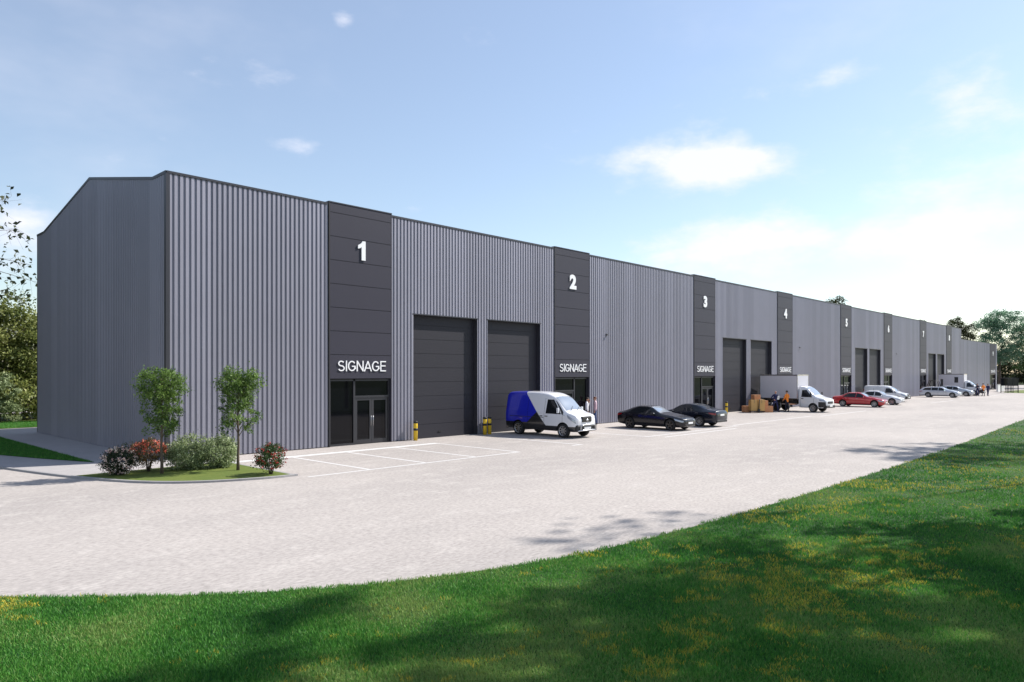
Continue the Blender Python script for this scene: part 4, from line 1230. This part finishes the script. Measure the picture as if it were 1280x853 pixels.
def auto_clumps(H, zb, rx, n, g, rc=.4, top=.6, shape='round'):
    out = []
    for i in range(n):
        f = (i+.5)/n
        z = zb+(H-zb)*(.08+.86*f)
        if shape == 'round': rr = rx*math.sqrt(max(.05, 1-((f-.42)/.62)**2))
        elif shape == 'column': rr = rx*(.90+.12*math.sin(f*3.0))
        else: rr = rx*(1-.75*f)
        a = i*2.4+g.uniform(-.5, .5); q = rr*g.uniform(.35, .75)
        c = rx*rc*g.uniform(.75, 1.25)
        out.append((q*math.cos(a), q*math.sin(a), z, c, c*top/.6*.75))
    return out

# two young trees on the island
def island_tree(loc, H, seed, label):
    g = np.random.default_rng(seed)
    cl = auto_clumps(H, 1.25, .74, 26, g, .44, .75, 'column')
    cl = [c if c[2] < 2.3 else (c[0], c[1], c[2], c[3]*1.15, c[4]*1.1) for c in cl]
    cl = [c if c[2]+c[4] < H*1.0 else (c[0], c[1], H-c[4], c[3], c[4]) for c in cl]
    cl += [(0, 0, 2.45, .5, .5), (0, 0, 3.05, .62, .45), (.3, -.2, 2.9, .5, .5), (-.3, .1, 2.8, .5, .5)]
    tree('young_tree', label, (loc[0], loc[1], .055), H, cl, 7600, .080, M['leaf_young'], .05, 'young trees on the planted island', seed, .3, .5, .4, H*.9)
island_tree((9.19, 24.75), 3.62, 21, 'slim young tree on the island in front of the building corner, left of the two')
island_tree((11.31, 23.7), 3.58, 34, 'slim young tree in front of the sunlit ribbed wall, right of the two')

def shrub(label, loc, rx, H, n, leaf, mat, flowers=None, nf=0, fsize=.05, seed=1, stems=5, z0=.12, name='shrub', ftop=False):
    g = np.random.default_rng(seed)
    t = thing(name, label, 'shrub', (loc[0], loc[1], .05), 0, 'shrubs on the planted island')
    mb = MB()
    for i in range(stems):
        a = 6.283*i/stems+g.uniform(-.4, .4); q = rx*g.uniform(.3, .75)
        mb.tube([(.04*math.cos(a), .04*math.sin(a), -.02), (q*.4*math.cos(a), q*.4*math.sin(a), H*.4), (q*math.cos(a), q*math.sin(a), H*.78)], [.018, .013, .004], M['bark'], 5)
    mb.build('stem', t)
    nt_ = 90
    d = g.normal(size=(nt_, 3)); d /= np.linalg.norm(d, axis=1)[:, None]
    rad = g.uniform(.45, 1., nt_)**.6
    hz = (H-z0)/2
    tc = d*rad[:, None]*np.array([rx, rx, hz])*np.where(g.uniform(size=nt_) < .25, 1.12, .95)[:, None]
    idx = g.integers(0, nt_, n)
    P = tc[idx]+g.normal(size=(n, 3))*rx*.13; P[:, 2] += z0+hz
    P[:, 2] = np.maximum(P[:, 2], .03)
    T = np.clip(g.normal(.45, .2, n)+g.normal(0, .17, nt_)[idx], 0, 1)
    leaves_mesh('foliage', P, leaf, mat, T, parent=t, seed=seed)
    if flowers:
        d = g.normal(size=(nf, 3)); d /= np.linalg.norm(d, axis=1)[:, None]
        if ftop: d[:, 2] = np.abs(d[:, 2])*.9+.05*g.normal(size=nf)
        c = d*np.array([rx, rx, hz])*g.uniform(.9, 1.08, nf)[:, None]; c[:, 2] += z0+hz
        c = np.repeat(c, 6, 0)+g.normal(size=(nf*6, 3))*fsize*.42; c[:, 2] = np.maximum(c[:, 2], .05)
        leaves_mesh('blossom', c, fsize, flowers, np.repeat(g.uniform(0, 1, nf), 6), aspect=.8, parent=t, seed=seed+3)
shrub('round dark shrub dotted with pale pink blossom at the left tip of the island', (8.10, 25.45), .52, .92, 5200, .055, M['leaf_dark'], M['petal_pink'], 210, .040, 3, z0=.02)
shrub('bronze shrub topped with bright red blossom beside the pink one', (9.10, 25.68), .56, 1.08, 3400, .06, M['leaf_bronze'], M['petal_red'], 170, .045, 4, 7, .22, ftop=True)
shrub('pale variegated shrub just right of the left young tree', (10.3, 25.35), .70, 1.06, 9000, .07, M['leaf_varieg'], seed=5, z0=.0)
shrub('pale variegated shrub just left of the right young tree', (11.25, 24.95), .60, 1.12, 7600, .07, M['leaf_varieg'], seed=6, z0=.0)
shrub('open green shrub with crimson blossom alone at the right end of the island', (11.62, 22.0), .52, .98, 3000, .065, M['leaf_mid'], M['petal_crimson'], 70, .055, 8, 6, .16)

# hedge trees beyond the back lawn, left of the building
for i, (x, y, H, rx, lab) in enumerate((
        (11.2, 60, 8.6, 3.4, 'rounded olive hedge tree at the left edge of the photo'),
        (15.2, 62, 8.0, 3.0, 'olive hedge tree half hidden behind the end wall of the building'),
        (8.6, 63, 7.4, 3.0, 'olive tree at the back, cut by the left edge of the photo'),
        (18.5, 66, 9.2, 3.2, 'taller dark olive tree rising just left of the rear building corner'))):
    g = np.random.default_rng(50+i)
    cl = auto_clumps(H, .3, rx, 22, g, .46, .62)
    cl += [(g.uniform(-1, 1)*rx*.9, -rx*.6+g.uniform(-.5, .5), g.uniform(.6, 2.6), rx*.4, 1.1) for _ in range(6)]
    cl += [(g.uniform(-.5, .5)*rx, -rx*.3, H*f, rx*.5, H*.14) for f in (.3, .45, .6, .75)]
    tree('hedge_tree', lab, (x, y, .05), H, cl, 22000, .25, M['leaf_olive'], .16, 'trees beyond the back lawn', 60+i, .35)
g = np.random.default_rng(90)
tree('pale_shrub_tree', 'pale leaved bush in front of the olive hedge trees', (10.9, 57.0, .1), 3.2, auto_clumps(3.2, .2, 1.25, 9, g, .5, .6), 5000, .16, M['leaf_varieg'], .05, None, 91, .5)

for i, (x, y, H, rx, lab) in enumerate((  # unseen trees, added so the end wall reflects dark foliage instead of sky
        (3.2, 60, 17, 5.0, 'unseen tall tree added to darken the end wall, nearest the hedge trees'),
        (-3.5, 52, 19, 5.6, 'unseen tall tree added to darken the end wall, in the middle of its row'),
        (-1., 72, 21, 6.0, 'tallest unseen tree added to darken the end wall'),
        (-9.5, 44, 17, 5.4, 'unseen tall tree added to darken the end wall, closest to the viewpoint'),
        (4.5, 82, 22, 6.0, 'unseen tall tree added to darken the end wall, furthest back'))):
    g = np.random.default_rng(230+i)
    tree('wall_dimming_tree', lab, (x, y, -.05), H, auto_clumps(H, 1.5, rx, 20, g, .45, .6), 8000, .55, M['leaf_wood'], .4, 'unseen trees added to darken the end wall', 240+i, .4, .6)

# sparse tall tree whose twigs hang into view at upper left
g = np.random.default_rng(77)
t = thing('tall_tree', 'tall sparse tree whose leafy twigs hang against the sky at upper left', 'tree', (8.2, 54.5, .1), 0, None)
mb = MB()
mb.tube([(0, 0, -.1), (.1, .1, 3), (-.1, .2, 7), (.2, 0, 12), (.5, .1, 17)], [.30, .25, .2, .14, .05], M['bark'], 9)
P = []; 
def twig(a, b, n, spread, r=.03):
    A, Bv = Vector(a), Vector(b)
    mid = A.lerp(Bv, .5)+Vector((0, 0, .35))
    mb.tube([A, mid, Bv], [r, r*.7, r*.25], M['bark'], 5)
    for i in range(n):
        u = g.uniform(.25, 1.05); p = A.lerp(mid, u*2) if u < .5 else mid.lerp(Bv, u*2-1)
        q = p+Vector(g.normal(size=3)*spread); q.z -= abs(g.normal())*spread*.6
        mb.tube([p, q], [.008, .004], M['bark'], 3, False)
        for _ in range(2): P.append(np.array(q)+g.normal(size=3)*.16)
for z, dx, dz, n in ((12.2, 2.8, 2.4, 24), (11.2, 3.3, 1.4, 30), (10.2, 3.9, .2, 30), (9.6, 4.2, -.4, 20), (9.0, 3.6, -1.2, 10)):
    twig((0, 0, z), (dx, g.uniform(-.6, .6), z+dz), n, .50)
mb.build('trunk', t)
P = np.array(P); leaves_mesh('crown', P, .34, M['leaf_branch'], g.uniform(0, 1, len(P)), aspect=.6, parent=t, seed=78)
# upper crown out of view
# woodland and specimen trees at the far right end
far = [
    ('specimen_tree', 'large blue green tree with an open crown right of panel 9', (190, 29.9), 17.5, 5.6, 'leaf_blue', 15000, .34, .34, 20, .40),
    ('specimen_tree', 'blue green tree cut by the right edge of the photo', (196, 25.0), 14.5, 5.0, 'leaf_green', 10000, .34, .28, 18, .42),
    ('broad_tree', 'broad dark tree rising behind the lower block', (205, 41.0), 17.4, 4.6, 'leaf_wood', 12000, .36, .4, 18, .46),
    ('broad_tree', 'small olive treetop showing beside panel 8 above the roof', (205, 48.5), 17.0, 3.6, 'leaf_olive', 6000, .36, .3, 12, .5),
    ('broad_tree', 'distant treetop just showing over the roof left of panel 5', (172, 60), 21.5, 4.5, 'leaf_wood', 6000, .4, .35, 14, .45),
]
for i, (nm, lab, (x, y), H, rx, mt, n, lf, r0, nc, rc) in enumerate(far):
    g = np.random.default_rng(120+i)
    zb = H*.30 if nm == 'specimen_tree' else H*.25
    tree(nm, lab, (x, y, -.02), H, auto_clumps(H, zb, rx, nc, g, rc, .5), n, lf, M[mt], r0, 'trees at the far end of the yard', 140+i, .5, .55, .5)
for i, (x, y, H, rx, mt, lab) in enumerate((
        (250, 42, 8.5, 5.5, 'leaf_wood', 'dark woodland tree low behind the large blue green tree'),
        (252, 36, 9.5, 5.5, 'leaf_wood', 'dark woodland tree behind the shelter at the far end'),
        (256, 30.5, 10.5, 5.5, 'leaf_green', 'fresh green woodland tree beyond the right edge tree'),
        (262, 48, 9.5, 6, 'leaf_wood', 'dark woodland tree behind the end of the lower block'))):
    g = np.random.default_rng(170+i)
    cl = auto_clumps(H, .3, rx, 14, g, .42, .6)+[(g.uniform(-1, 1)*rx, g.uniform(-1, 0)*rx, g.uniform(.8, 2.8), 2.0, 1.6) for _ in range(6)]
    tree('woodland_tree', lab, (x, y, -.05), H, cl, 7000, .42, M[mt], .25, 'woodland trees behind the far end', 180+i, .5, .6)

# tall roadside trees beside the viewpoint; they shade the lawn
for i, (x, y, H, rx, zb, n, lab) in enumerate((
        (18.5, -3.5, 15.0, 4.8, 5.0, 5000, 'broad roadside tree on the lawn to the right of the viewpoint'),
        (28.0, -3.4, 20.5, 5.0, 7.5, 5600, 'taller roadside tree on the lawn further right of the viewpoint'),
        (38.0, -9.0, 18.0, 5.0, 6.0, 4600, 'roadside tree set back on the lawn, third from the viewpoint'),
        (38.5, -1.0, 26.5, 2.0, 22.0, 110, 'slender very tall roadside tree with a small open top'),
        (27.5, -2.1, 25.0, 2.9, 17.0, 1500, 'tall roadside tree with a small high crown nearest the paving edge'),
        (60.0, -3.0, 28.0, 4.2, 19., 2200, 'very tall roadside tree far along the lawn with a bare lower trunk'))):
    g = np.random.default_rng(200+i)
    tree('roadside_tree', lab, (x, y, 0), H, auto_clumps(H, zb, rx, 20, g, .36, .55), n, .42, M['leaf_green'], .35 if zb < 15 else .13, 'roadside trees on the lawn', 210+i, .4, .6)

# ------------------------------------------------------------------ grass blades (one object)
def vnoise(x, y, s, seed):
    g = np.random.default_rng(seed); tb = g.uniform(0, 1, (256, 256))
    u = x*s+37.3; v = y*s+11.7
    i = np.floor(u).astype(int); j = np.floor(v).astype(int); fu = u-i; fv = v-j
    fu = fu*fu*(3-2*fu); fv = fv*fv*(3-2*fv)
    a = tb[i % 256, j % 256]; b = tb[(i+1) % 256, j % 256]; c = tb[i % 256, (j+1) % 256]; d = tb[(i+1) % 256, (j+1) % 256]
    return (a*(1-fu)+b*fu)*(1-fv)+(c*(1-fu)+d*fu)*fv
FWD = np.array([.7264, .6873]); RGT = np.array([.6873, -.7264])
ex = np.array(edge)[::-1]
def edge_y_at(x):
    e2 = ex[ex[:, 0].argsort()]; return np.interp(x, e2[:, 0], e2[:, 1])
def inside_lawn(x, y):
    jit = (vnoise(x, y, 3.1, 5)-.5)*.16+(vnoise(x, y, 9., 6)-.5)*.10
    return y < edge_y_at(x)+jit+.03
def make_grass():
    g = np.random.default_rng(300)
    N = 1050000
    Z0, Z1 = 6.6, 75.
    # density falls with distance
    u = g.uniform(0, 1, N)
    k = .75
    Z = (Z0**-k+(Z1**-k-Z0**-k)*u)**(-1/k)
    r = g.uniform(-.86, .80, N)*Z
    x = Z*FWD[0]+r*RGT[0]; y = Z*FWD[1]+r*RGT[1]
    keep = inside_lawn(x, y)
    x, y, Z = x[keep], y[keep], Z[keep]; n = len(x)
    f = np.clip(Z/9., .8, 5.)
    h = g.uniform(.030, .075, n)*np.clip(.75+.5*vnoise(x, y, 1.1, 8), .6, 1.3)*f**.12
    w = g.uniform(.0035, .007, n)*f**.65
    a = g.uniform(0, 6.283, n); lean = g.uniform(.1, .75, n)*h
    la = g.uniform(0, 6.283, n)
    dx, dy = np.cos(a)*w, np.sin(a)*w; lx, ly = np.cos(la)*lean, np.sin(la)*lean
    z0 = np.full(n, .010)
    v = np.stack([np.stack([x-dx, y-dy, z0], 1), np.stack([x+dx, y+dy, z0], 1), np.stack([x+lx*.4+dx*.75, y+ly*.4+dy*.75, h*.55], 1), np.stack([x+lx, y+ly, h], 1), np.stack([x+lx*.4-dx*.75, y+ly*.4-dy*.75, h*.55], 1)], 1).reshape(-1, 3)
    big = vnoise(x, y, .55, 21)*.6+vnoise(x, y, 1.7, 22)*.4
    fine = vnoise(x, y, 4.5, 23)
    pale = vnoise(x, y, .28, 41)*.55+vnoise(x, y, .9, 42)*.45
    t = np.clip(.30+(big-.5)*.45+np.clip((pale-.45)*1.3, 0, .4)+g.normal(0, .15, n), 0, .68)
    dry = vnoise(x, y, .33, 31)*.34+vnoise(x, y, 1.9, 32)*.36+vnoise(x, y, 6.5, 33)*.30
    pd = np.clip((dry-.575)*4.2, 0, .45)
    isd = g.uniform(0, 1, n) < pd
    t = np.where(isd, g.uniform(.70, 1., n), t)
    me = D.meshes.new('grass')
    me.vertices.add(5*n); me.vertices.foreach_set('co', v.ravel())
    me.loops.add(5*n); me.loops.foreach_set('vertex_index', np.arange(5*n, dtype=np.int32))
    me.polygons.add(n); me.polygons.foreach_set('loop_start', np.arange(0, 5*n, 5, dtype=np.int32))
    try: me.polygons.foreach_set('loop_total', np.full(n, 5, dtype=np.int32))
    except Exception: pass
    at = me.attributes.new('tint', 'FLOAT', 'POINT'); at.data.foreach_set('value', np.repeat(t, 5).astype(np.float32))
    me.materials.append(M['grass']); me.update(); me.validate()
    o = link('grass', me); tag(o, 'green lawn grass with patches of small yellow flowers', None, None, 'stuff')
    print('blades', n)
make_grass()
def turf(name, label, pts_fn, n, hmin, hmax, z, seed):
    g = np.random.default_rng(seed)
    x, y = pts_fn(g, n); n = len(x)
    h = g.uniform(hmin, hmax, n); w = g.uniform(.006, .012, n); a = g.uniform(0, 6.283, n); la = g.uniform(0, 6.283, n)
    dx, dy = np.cos(a)*w, np.sin(a)*w; lx, ly = np.cos(la)*h*.5, np.sin(la)*h*.5
    v = np.stack([np.stack([x-dx, y-dy, np.full(n, z)], 1), np.stack([x+dx, y+dy, np.full(n, z)], 1), np.stack([x+lx, y+ly, z+h], 1)], 1).reshape(-1, 3)
    me = D.meshes.new(name); me.vertices.add(3*n); me.vertices.foreach_set('co', v.ravel()); me.loops.add(3*n); me.loops.foreach_set('vertex_index', np.arange(3*n, dtype=np.int32))
    me.polygons.add(n); me.polygons.foreach_set('loop_start', np.arange(0, 3*n, 3, dtype=np.int32))
    try: me.polygons.foreach_set('loop_total', np.full(n, 3, dtype=np.int32))
    except Exception: pass
    at = me.attributes.new('tint', 'FLOAT', 'POINT'); at.data.foreach_set('value', np.repeat(np.clip(g.normal(.35, .15, n), 0, .66), 3).astype(np.float32))
    me.materials.append(M['grass']); me.update(); me.validate()
    tag(link(name, me), label, None, None, 'stuff')
def in_poly(x, y, poly):
    c = np.zeros(len(x), bool); p = np.array(poly)
    for (x0, y0), (x1, y1) in zip(p, np.roll(p, -1, 0)):
        m = ((y0 > y) != (y1 > y)); xi = x0+(y-y0)*(x1-x0)/(y1-y0+1e-12); c ^= m & (x < xi)
    return c
def poly_pts(poly):
    p = np.array(poly); lo, hi = p.min(0), p.max(0)
    def fn(g, n):
        x = g.uniform(lo[0], hi[0], n); y = g.uniform(lo[1], hi[1], n); k = in_poly(x, y, poly); return x[k], y[k]
    return fn
turf('wedge_grass', 'grass on the strip beside the end wall', poly_pts(wedge), 40000, .03, .07, .055, 311)
turf('back_grass', 'grass in front of the hedge trees', poly_pts([(8, 51.6), (16, 51.6), (16, 58), (8, 58)]), 30000, .04, .12, .065, 312)

# ------------------------------------------------------------------ sun, sky, camera
SUN_EL = R(42); saz = math.atan2(-.35, .937)       # direction towards the sun in plan
w = D.worlds.new('World'); scene.world = w; w.use_nodes = True
nt = w.node_tree; nt.nodes.clear(); L = nt.links.new
out = nn(nt, 'ShaderNodeOutputWorld'); bg = nn(nt, 'ShaderNodeBackground'); bg.inputs['Strength'].default_value = .115
sky = nn(nt, 'ShaderNodeTexSky', sky_type='NISHITA'); sky.sun_disc = False; sky.sun_elevation = SUN_EL
sky.sun_rotation = math.pi/2-saz
sky.air_density = 1.15; sky.dust_density = .35; sky.ozone_density = 1.8; sky.altitude = 50
tc = nn(nt, 'ShaderNodeTexCoord'); sp = nn(nt, 'ShaderNodeSeparateXYZ'); L(tc.outputs['Generated'], sp.inputs[0])
def math_(op, a, b=None, c=None):
    m = nn(nt, 'ShaderNodeMath', operation=op)
    for i, q in enumerate((a, b, c)):
        if q is None: continue
        if isinstance(q, (int, float)): m.inputs[i].default_value = q
        else: L(q, m.inputs[i])
    return m.outputs[0]
az = math_('ARCTAN2', sp.outputs['Y'], sp.outputs['X']); el = math_('ARCSINE', sp.outputs['Z'])
F_ = 888.9
def dirpx(px, py):
    d = Vector((.7264+(px-640)/F_*.6873, .6873-(px-640)/F_*.7264, (466.5-py)/F_)); d.normalize()
    return math.atan2(d.y, d.x), math.asin(d.z)
# cumulus banks: bearing, height, half-widths, weight
banks = [(905, 207, 120, 34, .95), (800, 198, 60, 24, .45), (940, 310, 125, 46, .98), (1020, 105, 80, 22, .35), (1200, 110, 60, 20, .25), (372, 182, 36, 14, .5), (428, 24, 22, 20, .7), (90, 128, 34, 16, .35), (170, 200, 60, 26, .3), (520, 262, 30, 12, .35), (20, 300, 60, 50, .6), (1180, 300, 140, 90, .55), (1290, 170, 170, 150, .34), (620, 60, 120, 40, .22), (250, 90, 120, 40, .2)]
tot = None
for (px, py, sx, sy, wt) in banks:
    a0, e0 = dirpx(px, py); a1, _ = dirpx(px+sx, py); _, e1 = dirpx(px, py-sy)
    da = math_('DIVIDE', math_('SUBTRACT', az, a0), abs(a1-a0)); de = math_('DIVIDE', math_('SUBTRACT', el, e0), abs(e1-e0))
    q = math_('ADD', math_('MULTIPLY', da, da), math_('MULTIPLY', de, de))
    g_ = math_('MULTIPLY', math_('EXPONENT', math_('MULTIPLY', q, -.9)), wt)
    tot = g_ if tot is None else math_('ADD', tot, g_)
mp = nn(nt, 'ShaderNodeMapping'); mp.inputs['Scale'].default_value = (1, 1, 2.2); L(tc.outputs['Generated'], mp.inputs['Vector'])
nz = nn(nt, 'ShaderNodeTexNoise', i_Scale=7.5, i_Detail=8., i_Roughness=.58); L(mp.outputs[0], nz.inputs['Vector'])
nz2 = nn(nt, 'ShaderNodeTexNoise', i_Scale=2.4, i_Detail=5., i_Roughness=.6); L(mp.outputs[0], nz2.inputs['Vector'])
s1 = math_('ADD', math_('MULTIPLY', tot, .62), math_('MULTIPLY', math_('SUBTRACT', nz.outputs['Fac'], .5), 1.1))
mr = nn(nt, 'ShaderNodeMapRange', interpolation_type='SMOOTHSTEP'); mr.inputs['From Min'].default_value = .16; mr.inputs['From Max'].default_value = .62; L(s1, mr.inputs['Value'])
mr2 = nn(nt, 'ShaderNodeMapRange', interpolation_type='SMOOTHSTEP'); mr2.inputs['From Min'].default_value = .45; mr2.inputs['From Max'].default_value = .85; mr2.inputs['To Min'].default_value = .15; mr2.inputs['To Max'].default_value = .40; L(nz2.outputs['Fac'], mr2.inputs['Value'])
fac = math_('MINIMUM', math_('ADD', mr.outputs[0], mr2.outputs[0]), .92)
mx = nn(nt, 'ShaderNodeMix', data_type='RGBA'); L(sky.outputs[0], mx.inputs['A']); mx.inputs['B'].default_value = (6.1, 6.15, 6.8, 1); L(fac, mx.inputs['Factor'])
L(mx.outputs['Result'], bg.inputs['Color']); L(bg.outputs[0], out.inputs[0])

sd = D.lights.new('sun', 'SUN'); sd.energy = 5.0; sd.angle = R(.55); sd.color = (1, .955, .89)
so = D.objects.new('sun', sd); COL.objects.link(so)
dv = Vector((math.cos(saz)*math.cos(SUN_EL), math.sin(saz)*math.cos(SUN_EL), math.sin(SUN_EL)))
so.rotation_euler = dv.to_track_quat('Z', 'Y').to_euler(); so.location = dv*80

cd = D.cameras.new('camera'); cam = D.objects.new('camera', cd); COL.objects.link(cam); scene.camera = cam
cd.sensor_width = 36; cd.sensor_fit = 'HORIZONTAL'; cd.lens = 888.9/1280*36; cd.shift_y = 40/1280; cd.clip_start = .1; cd.clip_end = 6000
cam.location = (0, 0, 3.4)
cam.rotation_euler = Vector((.7264, .6873, 0)).to_track_quat('-Z', 'Y').to_euler()
scene.view_settings.view_transform = 'Standard'; scene.view_settings.look = 'None'
scene.view_settings.exposure = .55; scene.view_settings.gamma = 1; scene.view_settings.use_curve_mapping = False
scene.cycles.max_bounces = 8; scene.cycles.diffuse_bounces = 3; scene.cycles.transparent_max_bounces = 8
scene.cycles.use_denoising = True
